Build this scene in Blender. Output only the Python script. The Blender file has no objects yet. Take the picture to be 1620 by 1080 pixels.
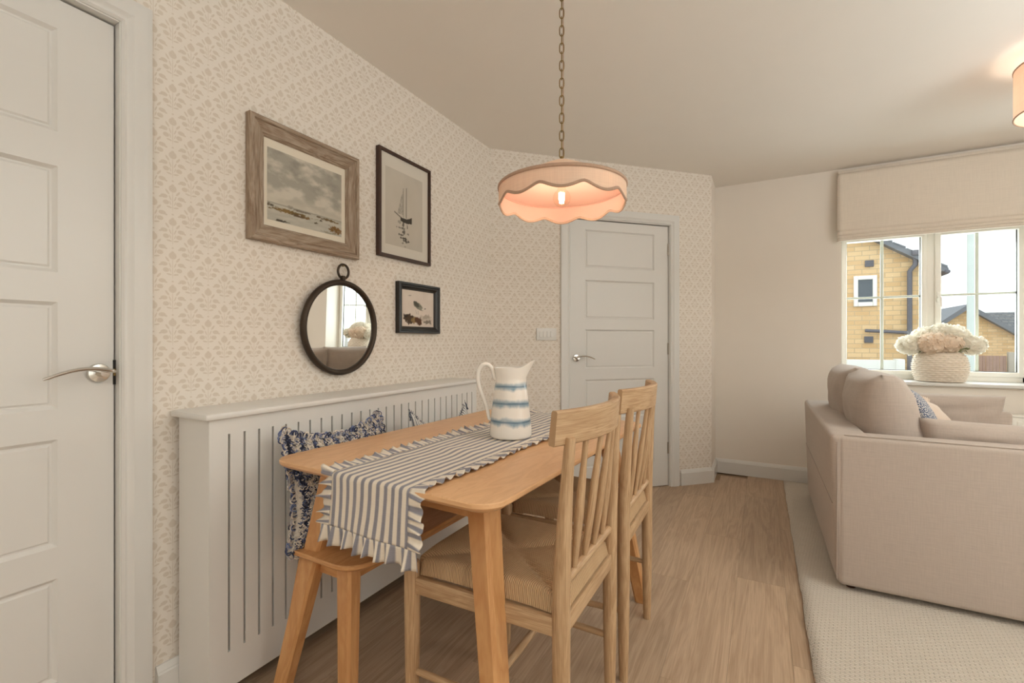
import bpy, bmesh, math, random
from mathutils import Vector, Matrix, noise
from math import sin, cos, pi, sqrt, radians, exp

random.seed(7)
SC = bpy.context.scene
COL = SC.collection

# ------------------------------------------------------------------ camera
YAW = math.atan(395 / 725)
CAM = Vector((1.608, 0.0, 1.10))
cd = bpy.data.cameras.new('camera'); cam = bpy.data.objects.new('camera', cd); COL.objects.link(cam)
cd.sensor_fit = 'HORIZONTAL'; cd.sensor_width = 36.0; cd.lens = 36.0 * 725 / 1620; cd.clip_start = 0.03; cd.clip_end = 300
cam.location = CAM; cam.rotation_euler = (pi / 2, 0, YAW)
SC.camera = cam

# ------------------------------------------------------------------ world, daylight, exposure
W = bpy.data.worlds.new('overcast_sky'); SC.world = W; W.use_nodes = True
wn = W.node_tree; wn.nodes.clear()
wo = wn.nodes.new('ShaderNodeOutputWorld'); wb = wn.nodes.new('ShaderNodeBackground')
wb.inputs['Color'].default_value = (0.93, 0.97, 1.0, 1); wb.inputs['Strength'].default_value = 1.75
wn.links.new(wb.outputs[0], wo.inputs[0])
SC.view_settings.view_transform = 'Standard'; SC.view_settings.look = 'None'
SC.view_settings.exposure = 0.14; SC.view_settings.gamma = 1.0
SC.view_settings.use_curve_mapping = False
SC.cycles.max_bounces = 10; SC.cycles.diffuse_bounces = 6; SC.cycles.transparent_max_bounces = 12
SC.cycles.sample_clamp_indirect = 4.0; SC.cycles.use_denoising = True
SC.cycles.caustics_reflective = False; SC.cycles.caustics_refractive = False

def area(name, loc, rot, sx, sy, power, col, spread=180):
    l = bpy.data.lights.new(name, 'AREA'); l.shape = 'RECTANGLE'; l.size = sx; l.size_y = sy
    l.energy = power; l.color = col; l.spread = radians(spread)
    o = bpy.data.objects.new(name, l); COL.objects.link(o); o.location = loc; o.rotation_euler = rot
    return o
# added unseen fills behind and right of the camera; daylight at window in view
DAY = (0.885, 0.965, 1.0)
area('added_rear_fill', (2.3, -2.45, 1.2), (radians(-90), 0, pi), 2.6, 2.1, 5, DAY)
area('added_side_fill', (4.52, 0.9, 1.35), (0, radians(90), 0), 1.6, 2.4, 10, DAY)
area('front_window_daylight', (2.67, 4.56, 1.38), (radians(-90), 0, 0), 1.0, 0.85, 16, DAY)
# added unseen up-lights that brighten the ceiling, beside and behind the camera
area('ceiling_bounce_light', (2.3, -1.3, 1.65), (pi, 0, 0), 1.4, 1.2, 40, DAY)
area('ceiling_bounce_light', (3.75, 1.5, 1.65), (pi, 0, 0), 1.0, 1.4, 52, DAY)

# ------------------------------------------------------------------ materials
def lin(c):
    if isinstance(c, str):
        c = tuple(int(c[i:i + 2], 16) / 255 for i in (0, 2, 4))
    return tuple((v / 12.92 if v <= 0.04045 else ((v + 0.055) / 1.055) ** 2.4) for v in c) + (1,)

class NT:
    def __init__(s, name):
        s.m = bpy.data.materials.new(name); s.m.use_nodes = True; s.t = s.m.node_tree
        s.b = s.t.nodes['Principled BSDF']; s.out = s.t.nodes['Material Output']
    def n(s, typ, **kw):
        x = s.t.nodes.new('ShaderNode' + typ)
        for k, v in kw.items():
            if k in x.inputs: x.inputs[k].default_value = v
            else: setattr(x, k, v)
        return x
    def l(s, a, b): s.t.links.new(a, b)
    def math(s, op, a, b=None, c=None, clamp=False):
        x = s.t.nodes.new('ShaderNodeMath'); x.operation = op; x.use_clamp = clamp
        for i, v in enumerate((a, b, c)):
            if v is None: continue
            if isinstance(v, (int, float)): x.inputs[i].default_value = v
            else: s.l(v, x.inputs[i])
        return x.outputs[0]
    def mix(s, f, a, b, blend='MIX'):
        x = s.t.nodes.new('ShaderNodeMix'); x.data_type = 'RGBA'; x.blend_type = blend
        for k, v in ((0, f), (6, a), (7, b)):
            if isinstance(v, (int, float)): x.inputs[k].default_value = v
            elif isinstance(v, tuple): x.inputs[k].default_value = v
            else: s.l(v, x.inputs[k])
        return x.outputs[2]
    def coord(s, kind='Object', scale=(1, 1, 1), rot=(0, 0, 0), loc=(0, 0, 0)):
        if kind == 'UV':
            tc = s.n('UVMap').outputs[0]
        else:
            tc = s.n('TexCoord').outputs[kind]
        mp = s.n('Mapping'); mp.inputs['Scale'].default_value = scale; mp.inputs['Rotation'].default_value = rot; mp.inputs['Location'].default_value = loc
        s.l(tc, mp.inputs[0]); return mp.outputs[0]
    def noise(s, v, scale=5, detail=3, rough=.5, dist=0):
        x = s.n('TexNoise'); x.inputs['Scale'].default_value = scale; x.inputs['Detail'].default_value = detail
        x.inputs['Roughness'].default_value = rough; x.inputs['Distortion'].default_value = dist
        s.l(v, x.inputs['Vector']); return x.outputs['Fac']
    def ramp(s, f, stops):
        x = s.n('ValToRGB'); e = x.color_ramp.elements
        while len(e) < len(stops): e.new(.5)
        for k, (p, c) in enumerate(stops): e[k].position = p; e[k].color = c
        s.l(f, x.inputs[0]); return x.outputs[0]
    def bump(s, h, strength=.3, dist=.002):
        x = s.n('Bump'); x.inputs['Strength'].default_value = strength; x.inputs['Distance'].default_value = dist
        s.l(h, x.inputs['Height']); s.l(x.outputs[0], s.b.inputs['Normal'])
    def base(s, c):
        if isinstance(c, tuple): s.b.inputs['Base Color'].default_value = c
        else: s.l(c, s.b.inputs['Base Color'])

def paint(name, col, rough=.5, var=.03, bump=.0, metal=0, scale=6):
    t = NT(name); c = lin(col); v = t.coord()
    n = t.noise(v, scale, 3)
    t.base(t.mix(n, tuple(x * (1 - var) for x in c[:3]) + (1,), tuple(min(1, x * (1 + var)) for x in c[:3]) + (1,)))
    t.b.inputs['Roughness'].default_value = rough; t.b.inputs['Metallic'].default_value = metal
    if bump: t.bump(t.noise(v, scale * 40, 2), bump, .001)
    return t.m

def wood(name, c_light, c_dark, grain=.5, rough=.45, stretch=14, freq=16, axis='UV', contrast=.5, rnd=0.0):
    """grain runs along U of the UV map (metres)"""
    t = NT(name)
    v = t.coord('UV') if axis == 'UV' else t.coord('Object')
    oi = t.n('ObjectInfo')
    off = t.n('CombineXYZ'); t.l(t.math('MULTIPLY', oi.outputs['Random'], 37.0), off.inputs[0]); t.l(t.math('MULTIPLY', oi.outputs['Random'], 11.0), off.inputs[1])
    add = t.n('VectorMath', operation='ADD'); t.l(v, add.inputs[0]); t.l(off.outputs[0], add.inputs[1])
    mp = t.n('Mapping'); mp.inputs['Scale'].default_value = (1.0, stretch * .5, stretch * .5); t.l(add.outputs[0], mp.inputs[0])
    n1 = t.noise(mp.outputs[0], freq * .22, 4, .6, .6)
    mp2 = t.n('Mapping'); mp2.inputs['Scale'].default_value = (1.6, stretch * 3.2, stretch * 3.2); t.l(add.outputs[0], mp2.inputs[0])
    n2 = t.noise(mp2.outputs[0], freq * .45, 3, .65)
    rings = t.math('FRACT', t.math('MULTIPLY', n1, 5.5))
    tri = t.math('ABSOLUTE', t.math('SUBTRACT', t.math('MULTIPLY', rings, 2), 1))
    f = t.math('ADD', t.math('MULTIPLY', tri, grain), t.math('MULTIPLY', n2, 1 - grain))
    f = t.math('MULTIPLY_ADD', t.math('SUBTRACT', f, .5), contrast * 2, .5, clamp=True)
    c = t.mix(f, lin(c_dark), lin(c_light))
    if rnd:
        h = t.n('HueSaturation'); t.l(c, h.inputs['Color'])
        t.l(t.math('MULTIPLY_ADD', t.math('SUBTRACT', oi.outputs['Random'], .5), rnd, 1.0), h.inputs['Value'])
        c = h.outputs[0]
    t.base(c); t.b.inputs['Roughness'].default_value = rough
    t.bump(n2, .10, .001)
    return t.m

def linen(name, col, rough=.9, thread=900, var=.10, bump=.25, sheen=.2, kind='Object'):
    t = NT(name); c = lin(col)
    a = t.noise(t.coord(kind, (1, 1, .06)), thread * .35, 2); b = t.noise(t.coord(kind, (.06, .06, 1)), thread * .35, 2)
    f = t.math('MULTIPLY_ADD', t.math('ADD', a, b), .5, 0)
    f2 = t.math('MULTIPLY_ADD', t.math('SUBTRACT', f, .5), 2.2, .5, clamp=True)
    t.base(t.mix(f2, tuple(x * (1 - var) for x in c[:3]) + (1,), tuple(min(1, x * (1 + var)) for x in c[:3]) + (1,)))
    t.b.inputs['Roughness'].default_value = rough; t.b.inputs['Sheen Weight'].default_value = sheen
    t.bump(f, bump, .002)
    return t.m

def attr_mat(name, rough=.8, attr='Col', sheen=0):
    t = NT(name); a = t.n('Attribute'); a.attribute_name = attr
    t.base(a.outputs['Color']); t.b.inputs['Roughness'].default_value = rough; t.b.inputs['Sheen Weight'].default_value = sheen
    return t.m

def wallpaper():
    t = NT('floral_wallpaper'); P = .104
    uv = t.n('UVMap').outputs[0]
    sp = t.n('SeparateXYZ'); t.l(uv, sp.inputs[0])
    def cell(du, dv):
        u = t.math('SUBTRACT', t.math('FLOORED_MODULO', t.math('ADD', sp.outputs[0], -.7985 + P / 2 + du), P), P / 2)
        v = t.math('SUBTRACT', t.math('FLOORED_MODULO', t.math('ADD', sp.outputs[1], -.972 + P / 2 + dv), P), P / 2)
        au = t.math('ABSOLUTE', u)
        cb = t.n('CombineXYZ'); t.l(au, cb.inputs[0]); t.l(v, cb.inputs[1])
        r = None
        for (cx, cy, rx, ry, rot) in ((0, .030, .0108, .0108, 0), (0, .0375, .0048, .0070, 0), (.0148, .0180, .0085, .0030, .95), (.0235, .003, .0095, .0062, 0), (.0320, -.0005, .0058, .0028, -.35),
                                      (.0180, -.0150, .0085, .0068, 0), (.0070, .0005, .0080, .0018, 1.2), (.0065, -.0150, .0065, .0014, 1.3), (.0095, -.0280, .0075, .0025, .2), (0, -.010, .0011, .031, 0), (0, -.0500, .0030, .0030, 0)):
            mp = t.n('Mapping'); mp.vector_type = 'TEXTURE'
            mp.inputs['Location'].default_value = (cx, cy, 0); mp.inputs['Rotation'].default_value = (0, 0, rot); mp.inputs['Scale'].default_value = (rx, ry, 1)
            t.l(cb.outputs[0], mp.inputs[0])
            ln = t.n('VectorMath', operation='LENGTH'); t.l(mp.outputs[0], ln.inputs[0])
            r = ln.outputs['Value'] if r is None else t.math('MINIMUM', r, ln.outputs['Value'])
        return r
    d = t.math('MINIMUM', cell(0, 0), cell(P / 2, P / 2))
    mask = t.math('SUBTRACT', 1, t.math('MULTIPLY_ADD', t.math('SUBTRACT', d, .88), 4.0, 0, clamp=True))
    spk = t.noise(t.coord('UV'), 420, 2)
    mask = t.math('MULTIPLY', mask, t.math('MULTIPLY_ADD', spk, .7, .5, clamp=True))
    t.base(t.mix(mask, lin('e8e0d6'), lin('d5c9ba')))
    t.b.inputs['Roughness'].default_value = .75
    t.bump(spk, .04, .001)
    return t.m

MAT = {}
MAT['white'] = paint('white_satin_paint', 'dddbd7', .32, .012, .03)
MAT['cover'] = paint('grey_white_cabinet_paint', 'e1dfdb', .38, .012, .02)
MAT['wall'] = paint('cream_emulsion', 'e8e0d6', .85, .012, .05)
MAT['ceil'] = paint('ceiling_emulsion', 'ebe5dd', .9, .012, .04)
MAT['paper'] = wallpaper()
MAT['dark'] = paint('dark_gap', '1a1612', .7)
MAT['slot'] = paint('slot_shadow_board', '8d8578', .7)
MAT['chrome'] = paint('polished_chrome', 'd9d6d0', .12, .01, 0, 1)
MAT['steel'] = paint('satin_steel', 'b4ada3', .3, .02, 0, 1)
MAT['bronze'] = paint('dark_bronze', '40352b', .42, .1, .1, .6)
MAT['brass'] = paint('antique_brass', '8c7449', .35, .08, 0, 1)
MAT['pine'] = wood('oiled_pine', 'ebbe8f', 'd3a274', .5, .38, 9, 14, contrast=.42)
MAT['pine_leg'] = wood('oiled_pine_leg', 'dcab76', 'bd8450', .5, .38, 12, 14, contrast=.45)
MAT['oak'] = wood('pale_oak', 'd3b48f', '9c7751', .2, .5, 16, 14, contrast=.85)
MAT['plank'] = wood('oak_laminate', 'c6ac92', '9d8369', .28, .42, 26, 5, contrast=.8, rnd=.17)
MAT['floor'] = paint('floor_underlay', 'a0866c', .6)
MAT['driftwood'] = wood('limed_driftwood', 'b8a896', '75593f', .3, .6, 14, 14, contrast=.75)
MAT['darkwood'] = wood('dark_walnut', '4a2c1c', '2a170e', .4, .4, 12, 14)
MAT['blackframe'] = paint('black_lacquer', '1f1b18', .35, .1, 0)
MAT['mount'] = paint('picture_mount_card', 'e2d9c8', .9, .01)
MAT['pass2'] = paint('pale_mount_card', 'd7d0c4', .9, .01)
MAT['sofa'] = linen('oatmeal_linen', 'bcaea3', .92, 700, .09, .3)
MAT['sofa_piping'] = linen('oatmeal_piping', 'ae9f93', .92, 700, .06, .2)
MAT['blind'] = linen('cream_blind_linen', 'ded3c5', .95, 500, .05, .2)
MAT['porcelain'] = paint('white_glaze', 'f1ece4', .12, .01)
MAT['upvc'] = paint('white_upvc', 'eeebe3', .3, .005)
MAT['stem'] = paint('flower_stem_green', '6d7048', .6, .2)
MAT['bulb_cap'] = paint('lamp_cap', '8c7449', .35, .05, 0, 1)
MAT['yarn'] = attr_mat('loop_yarn', .9, sheen=.3)
MAT['print'] = attr_mat('printed_paper', .85)
MAT['slate'] = paint('dark_roof_trim', '74777d', .7, .1)
MAT['pipe'] = paint('grey_black_plastic', '65646b', .5, .05)
MAT['ground'] = paint('grey_paving', 'a9a49b', .9, .1, .2)
MAT['render'] = paint('white_render', 'e6e6e0', .8, .03)
MAT['pale_post'] = paint('pale_column_paint', 'c9d2cd', .5, .04)
MAT['fence'] = paint('red_brown_fence', 'a98b7c', .9, .15)
MAT['post'] = paint('concrete_post', 'b3aa9c', .9, .08)
MAT['radiator'] = paint('radiator_enamel', 'ece8df', .3, .01)

def stripes(name, period, duty, ca, cb, soft=.12, weave=420, wob=.0):
    t = NT(name); uv = t.coord('UV'); sp = t.n('SeparateXYZ'); t.l(uv, sp.inputs[0])
    u = sp.outputs[0]
    if wob: u = t.math('ADD', u, t.math('MULTIPLY', t.math('SUBTRACT', t.noise(uv, 14, 2), .5), wob))
    f = t.math('FRACT', t.math('DIVIDE', t.math('ADD', u, 100 * period), period))
    d = t.math('ABSOLUTE', t.math('SUBTRACT', f, .5))
    m = t.math('MULTIPLY_ADD', t.math('SUBTRACT', duty / 2, d), 1 / soft, .5, clamp=True)
    w = t.noise(t.coord('UV', (1, .12, 1)), weave, 2); w2 = t.noise(t.coord('UV', (.12, 1, 1)), weave, 2)
    wv = t.math('MULTIPLY', t.math('ADD', w, w2), .5)
    c = t.mix(m, lin(ca), lin(cb))
    c = t.mix(.55, c, t.mix(wv, (.25, .25, .25, 1), (1.0, 1.0, 1.0, 1)), 'SOFT_LIGHT')
    t.base(c); t.b.inputs['Roughness'].default_value = .92; t.b.inputs['Sheen Weight'].default_value = .15
    t.bump(wv, .25, .001)
    return t.m
MAT['runner'] = stripes('striped_linen', .0262, .46, 'e2d6c5', '85838b', wob=.003)
MAT['pinstripe'] = stripes('pinstripe_cotton', .0125, .30, 'd9d7d2', '3f4a60', .2)

def rush():
    t = NT('woven_paper_cord'); uv = t.coord('UV'); sp = t.n('SeparateXYZ'); t.l(uv, sp.inputs[0])
    s = t.math('SINE', t.math('MULTIPLY', sp.outputs[0], 2 * pi / .0052))
    tw = t.math('SINE', t.math('MULTIPLY_ADD', sp.outputs[1], 2 * pi / .006, t.math('MULTIPLY', sp.outputs[0], 2 * pi / .0104)))
    h = t.math('MULTIPLY_ADD', s, .5, t.math('MULTIPLY_ADD', tw, .18, .5))
    n = t.noise(uv, 30, 3)
    c = t.mix(t.math('MULTIPLY_ADD', h, .55, .25, clamp=True), lin('9c7a55'), lin('d9b78e'))
    c = t.mix(.25, c, t.mix(n, (.2, .2, .2, 1), (1, 1, 1, 1)), 'SOFT_LIGHT')
    t.base(c); t.b.inputs['Roughness'].default_value = .85
    t.bump(h, .9, .0016)
    return t.m
MAT['rush'] = rush()

def rugmat():
    t = NT('chunky_wool_weave'); v = t.coord()
    w = t.n('TexBrick'); t.l(t.coord('Object', (1, 1, 1), (0, 0, radians(8))), w.inputs['Vector'])
    w.inputs['Scale'].default_value = 1; w.inputs['Brick Width'].default_value = .026; w.inputs['Row Height'].default_value = .0105
    w.inputs['Mortar Size'].default_value = .0022; w.inputs['Mortar Smooth'].default_value = 1.0
    w.inputs['Color1'].default_value = (1, 1, 1, 1); w.inputs['Color2'].default_value = (.82, .82, .82, 1); w.inputs['Mortar'].default_value = (.35, .35, .35, 1)
    n = t.noise(v, 260, 3); big = t.noise(t.coord('Object', (3, 20, 1)), 3, 3)
    hh = t.math('ADD', w.outputs['Color'], t.math('MULTIPLY', n, .5))
    c = t.mix(t.math('MULTIPLY_ADD', hh, .55, .12, clamp=True), lin('ac9f8e'), lin('dacfc0'))
    c = t.mix(.3, c, t.mix(big, (.3, .3, .3, 1), (.8, .8, .8, 1)), 'SOFT_LIGHT')
    t.base(c); t.b.inputs['Roughness'].default_value = .97; t.b.inputs['Sheen Weight'].default_value = .3
    t.bump(hh, .9, .004)
    return t.m
MAT['rug'] = rugmat()

def loopmat():
    t = NT('navy_and_cream_knit'); uv = t.coord('UV', (1, 1, 1)); sp = t.n('SeparateXYZ'); t.l(uv, sp.inputs[0])
    n1 = t.noise(uv, 5, 2)
    u = t.math('ADD', sp.outputs[0], t.math('MULTIPLY', n1, .10))
    rows = t.math('SINE', t.math('MULTIPLY', u, 2 * pi / .04))
    sp2 = t.noise(t.coord('UV', (1, .6, 1)), 170, 3, .7)
    f = t.math('ADD', t.math('MULTIPLY', rows, .22), sp2)
    t.base(t.ramp(f, [(.33, lin('2c3045')), (.43, lin('5a678c')), (.48, lin('bfb4a7')), (.62, lin('e6dccf'))]))
    t.b.inputs['Roughness'].default_value = .95
    t.bump(t.math('ADD', sp2, t.math('MULTIPLY', rows, .4)), 1.0, .012)
    return t.m
MAT['loop'] = loopmat()

def speckmat():
    t = NT('blue_and_white_print'); n = t.noise(t.coord('UV'), 190, 1)
    t.base(t.ramp(n, [(.44, lin('4a5672')), (.52, lin('8d95a6')), (.56, lin('ddd8d0'))])); t.b.inputs['Roughness'].default_value = .95
    return t.m
MAT['speckle'] = speckmat()

def jugmat():
    t = NT('white_glaze_with_blue_bands'); v = t.coord(); sp = t.n('SeparateXYZ'); t.l(v, sp.inputs[0])
    n = t.noise(t.coord('Object', (1, 1, .35)), 26, 4, .6); nb = t.noise(v, 9, 2)
    z = t.math('ADD', sp.outputs[2], t.math('MULTIPLY', t.math('SUBTRACT', nb, .5), .012))
    zz = t.math('ADD', z, t.math('MULTIPLY', t.math('SUBTRACT', n, .5), .030))
    m = None; core = None
    for zc in (.064, .127, .187):
        d = t.math('DIVIDE', t.math('SUBTRACT', zz, zc - .002), .0165)
        g = t.math('SUBTRACT', 1, t.math('ABSOLUTE', d), clamp=True)
        e = t.math('SUBTRACT', 1, t.math('ABSOLUTE', t.math('DIVIDE', t.math('SUBTRACT', z, zc - .002), .0050)), clamp=True)
        m = g if m is None else t.math('MAXIMUM', m, g); core = e if core is None else t.math('MAXIMUM', core, e)
    m = t.math('MULTIPLY', m, 1.5, clamp=True)
    c = t.mix(t.math('MULTIPLY', m, t.math('MULTIPLY_ADD', n, .9, .35, clamp=True)), lin('f1ece4'), lin('7e9cae'))
    c = t.mix(t.math('MULTIPLY', core, .8), c, lin('4c6b82'))
    t.base(c); t.b.inputs['Roughness'].default_value = .1; t.b.inputs['Coat Weight'].default_value = .3
    t.bump(m, .15, .002)
    return t.m
MAT['jug'] = jugmat()

def potmat():
    t = NT('matt_cream_ceramic'); v = t.coord()
    n = t.noise(v, 60, 3)
    t.base(t.mix(n, lin('dccdbb'), lin('efe4d6'))); t.b.inputs['Roughness'].default_value = .9
    t.bump(n, .3, .003); return t.m
MAT['pot'] = potmat()

def petal(name, a, b):
    t = NT(name); v = t.coord(); n = t.noise(v, 30, 2)
    t.base(t.mix(n, lin(a), lin(b))); t.b.inputs['Roughness'].default_value = .8
    tr = t.n('BsdfTranslucent'); tr.inputs[0].default_value = lin(b); mx = t.n('MixShader'); mx.inputs[0].default_value = .4
    t.l(t.b.outputs[0], mx.inputs[1]); t.l(tr.outputs[0], mx.inputs[2]); t.l(mx.outputs[0], t.out.inputs[0])
    return t.m
MAT['petal_cream'] = petal('cream_petal', 'f6efdf', 'fdfaf2')
MAT['petal_peach'] = petal('peach_petal', 'f5dfc8', 'fbf0e2')

def shade_mat(name, col, transl, weave=True, lining=False):
    t = NT(name); c = lin(col)
    tr = t.n('BsdfTranslucent'); df = t.n('BsdfDiffuse'); mx = t.n('MixShader')
    if weave:
        a = t.noise(t.coord('Object', (1, 1, .04)), 260, 2); b = t.noise(t.coord('Object', (.05, .05, 1)), 260, 2)
        f = t.math('MULTIPLY_ADD', t.math('SUBTRACT', t.math('MULTIPLY', t.math('ADD', a, b), .5), .5), 2.4, .5, clamp=True)
        cc = t.mix(f, tuple(x * .88 for x in c[:3]) + (1,), c)
        t.l(cc, tr.inputs[0]); t.l(cc, df.inputs[0])
    else:
        tr.inputs[0].default_value = c; df.inputs[0].default_value = c
    mx.inputs[0].default_value = transl
    t.l(df.outputs[0], mx.inputs[1]); t.l(tr.outputs[0], mx.inputs[2]); t.l(mx.outputs[0], t.out.inputs[0])
    t.t.nodes.remove(t.b)
    return t.m
MAT['shade_out'] = shade_mat('slub_cream_fabric', 'f4e8d4', .36)
MAT['shade_in'] = shade_mat('pink_lining', 'f3cbba', .46, False)
MAT['shade_trim'] = linen('brown_trim_tape', 'b59781', .9, 500)
MAT['drum'] = shade_mat('pink_drum_fabric', 'e8c8b4', .35)

def emit(name, col, s):
    t = NT(name); t.b.inputs['Emission Color'].default_value = lin(col); t.b.inputs['Emission Strength'].default_value = s
    t.b.inputs['Base Color'].default_value = lin(col); return t.m
MAT['filament'] = emit('bulb_filament', 'ffd9a0', 40)

def glass(name, tint=(1, 1, 1, 1), refl=1.0):
    t = NT(name); tr = t.n('BsdfTransparent'); tr.inputs[0].default_value = tint
    gl = t.n('BsdfGlossy'); gl.inputs['Roughness'].default_value = .02
    lw = t.n('LayerWeight'); lw.inputs[0].default_value = .5
    mx = t.n('MixShader'); t.l(t.math('MULTIPLY_ADD', t.math('POWER', lw.outputs['Facing'], 4.0), refl * .55, .02 * refl), mx.inputs[0]); t.l(tr.outputs[0], mx.inputs[1]); t.l(gl.outputs[0], mx.inputs[2])
    t.l(mx.outputs[0], t.out.inputs[0]); t.t.nodes.remove(t.b); return t.m
MAT['glass'] = glass('window_glass', (.96, .985, .975, 1))
MAT['bulb'] = glass('bulb_glass', (1, .97, .92, 1), 1.2)
MAT['picglass'] = glass('picture_glass', (.99, .99, .985, 1), .8)
t = NT('mirror_silver'); t.b.inputs['Metallic'].default_value = 1; t.b.inputs['Roughness'].default_value = .0; t.base((.86, .86, .84, 1)); MAT['mirror'] = t.m
t = NT('dark_house_glass'); t.base(lin('4d565e')); t.b.inputs['Roughness'].default_value = .15; MAT['houseglass'] = t.m

def stone(name, sx, sz, c1, c2, mortar, rowsc=1):
    t = NT(name)
    v = t.coord('UV'); w = t.n('TexBrick'); t.l(v, w.inputs['Vector'])
    w.inputs['Scale'].default_value = 1; w.inputs['Brick Width'].default_value = sx; w.inputs['Row Height'].default_value = sz
    w.inputs['Mortar Size'].default_value = sz * .07; w.inputs['Color1'].default_value = lin(c1); w.inputs['Color2'].default_value = lin(c2); w.inputs['Mortar'].default_value = lin(mortar)
    n = t.noise(v, 2.2, 4)
    t.base(t.mix(.35, w.outputs['Color'], t.mix(n, (.3, .3, .3, 1), (.85, .85, .85, 1)), 'SOFT_LIGHT')); t.b.inputs['Roughness'].default_value = .95
    t.bump(w.outputs['Fac'], -.4, .01)
    return t.m
MAT['stone'] = stone('buff_coursed_stone', .34, .13, 'd2ab7a', 'e6c596', 'bfa684')
MAT['tiles'] = stone('grey_roof_tiles', .3, .25, '6a6a6a', '7d7c7a', '4b4b4c')

# ------------------------------------------------------------------ mesh helpers
def newbm():
    bm = bmesh.new(); bm.loops.layers.uv.new('UVMap'); return bm

def finish(name, bm, mat, parent=None, M=None, smooth=40, kind=None, label=None):
    if M is not None: bm.transform(M)
    bmesh.ops.recalc_face_normals(bm, faces=bm.faces[:])
    me = bpy.data.meshes.new(name); bm.to_mesh(me); bm.free()
    if smooth:
        me.shade_smooth()
        me.set_sharp_from_angle(angle=radians(smooth))
    ml = mat if isinstance(mat, (list, tuple)) else [mat]
    for m in ml: me.materials.append(MAT[m] if isinstance(m, str) else m)
    o = bpy.data.objects.new(name, me); COL.objects.link(o)
    if parent is not None: o.parent = parent
    if kind: o['kind'] = kind
    if label: o['label'] = label
    return o

def tag(o, label, cat, group=None):
    o['label'] = label; o['category'] = cat
    if group: o['group'] = group
    return o

def root(name, label, cat, loc=(0, 0, 0), rz=0, group=None):
    o = bpy.data.objects.new(name, None); COL.objects.link(o); o.empty_display_size = .1
    o.location = loc; o.rotation_euler = (0, 0, rz)
    if label: tag(o, label, cat, group)
    return o

def struct(name, loc=(0, 0, 0)):
    o = bpy.data.objects.new(name, None); COL.objects.link(o); o['kind'] = 'structure'; o.location = loc
    return o

def copy_tree(o, parent=None):
    c = o.copy(); COL.objects.link(c)
    if parent is not None: c.parent = parent
    for ch in [x for x in bpy.data.objects if x.parent == o]:
        copy_tree(ch, c)
    return c

def boxuv(bm, faces, axis=None):
    """UV in metres, U along the longest (grain) axis"""
    uv = bm.loops.layers.uv.active
    for f in faces:
        n = f.normal
        ax = [0, 1, 2]
        k = max(ax, key=lambda i: abs(n[i])); ax.remove(k)
        if axis is not None and axis in ax:
            ua = axis; ax.remove(axis); va = ax[0]
        else: ua, va = ax
        for l in f.loops:
            p = l.vert.co; l[uv].uv = (p[ua], p[va] + n[k] * .173)

def box(bm, x0, x1, y0, y1, z0, z1, bevel=0, seg=2, axis=None):
    vs = [bm.verts.new((x, y, z)) for z in (z0, z1) for y in (y0, y1) for x in (x0, x1)]
    fs = [bm.faces.new([vs[i] for i in q]) for q in ((0, 2, 3, 1), (4, 5, 7, 6), (0, 1, 5, 4), (2, 6, 7, 3), (0, 4, 6, 2), (1, 3, 7, 5))]
    for f in fs: f.normal_update()
    if axis is None: axis = max(range(3), key=lambda i: ((x1 - x0), (y1 - y0), (z1 - z0))[i])
    if bevel:
        es = list({e for f in fs for e in f.edges}); mine = set(fs); before = {f for f in bm.faces if f not in mine}
        bmesh.ops.bevel(bm, geom=es, offset=bevel, segments=seg, profile=.5, affect='EDGES')
        fs = [f for f in bm.faces if f not in before]
        for f in fs: f.normal_update()
    boxuv(bm, fs, axis)
    return fs

def tube(bm, pts, rad, n=10, closed=False, cap=True, flat=(1, 1), up=None):
    pts = [Vector(p) for p in pts]; m = len(pts)
    if not isinstance(rad, (list, tuple)): rad = [rad] * m
    uv = bm.loops.layers.uv.active
    rings = []; prev = None; L = 0; Ls = []
    for i, p in enumerate(pts):
        if closed: t = pts[(i + 1) % m] - pts[i - 1]
        else: t = pts[min(i + 1, m - 1)] - pts[max(i - 1, 0)]
        t.normalize()
        if prev is None:
            u = Vector(up) if up else (Vector((0, 0, 1)) if abs(t.z) < .9 else Vector((1, 0, 0)))
            a = (u - t * u.dot(t)).normalized()
        else:
            a = (prev - t * prev.dot(t)).normalized()
        prev = a; b = t.cross(a)
        rings.append([bm.verts.new(p + a * (cos(2 * pi * k / n) * rad[i] * flat[0]) + b * (sin(2 * pi * k / n) * rad[i] * flat[1])) for k in range(n)])
        if i: L += (pts[i] - pts[i - 1]).length
        Ls.append(L)
    rr = max(rad)
    for i in range(m if closed else m - 1):
        A, B = rings[i], rings[(i + 1) % m]
        la, lb = Ls[i], (Ls[i + 1] if i + 1 < m else L + (pts[0] - pts[-1]).length)
        for k in range(n):
            f = bm.faces.new((A[k], A[(k + 1) % n], B[(k + 1) % n], B[k]))
            for l, c in zip(f.loops, ((la, k), (la, k + 1), (lb, k + 1), (lb, k))): l[uv].uv = (c[0], c[1] * 2 * pi * rr / n)
    if cap and not closed:
        for r in (rings[0][::-1], rings[-1]):
            f = bm.faces.new(r)
            for l in f.loops: l[uv].uv = (l.vert.co.x, l.vert.co.y)
    return rings

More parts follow.
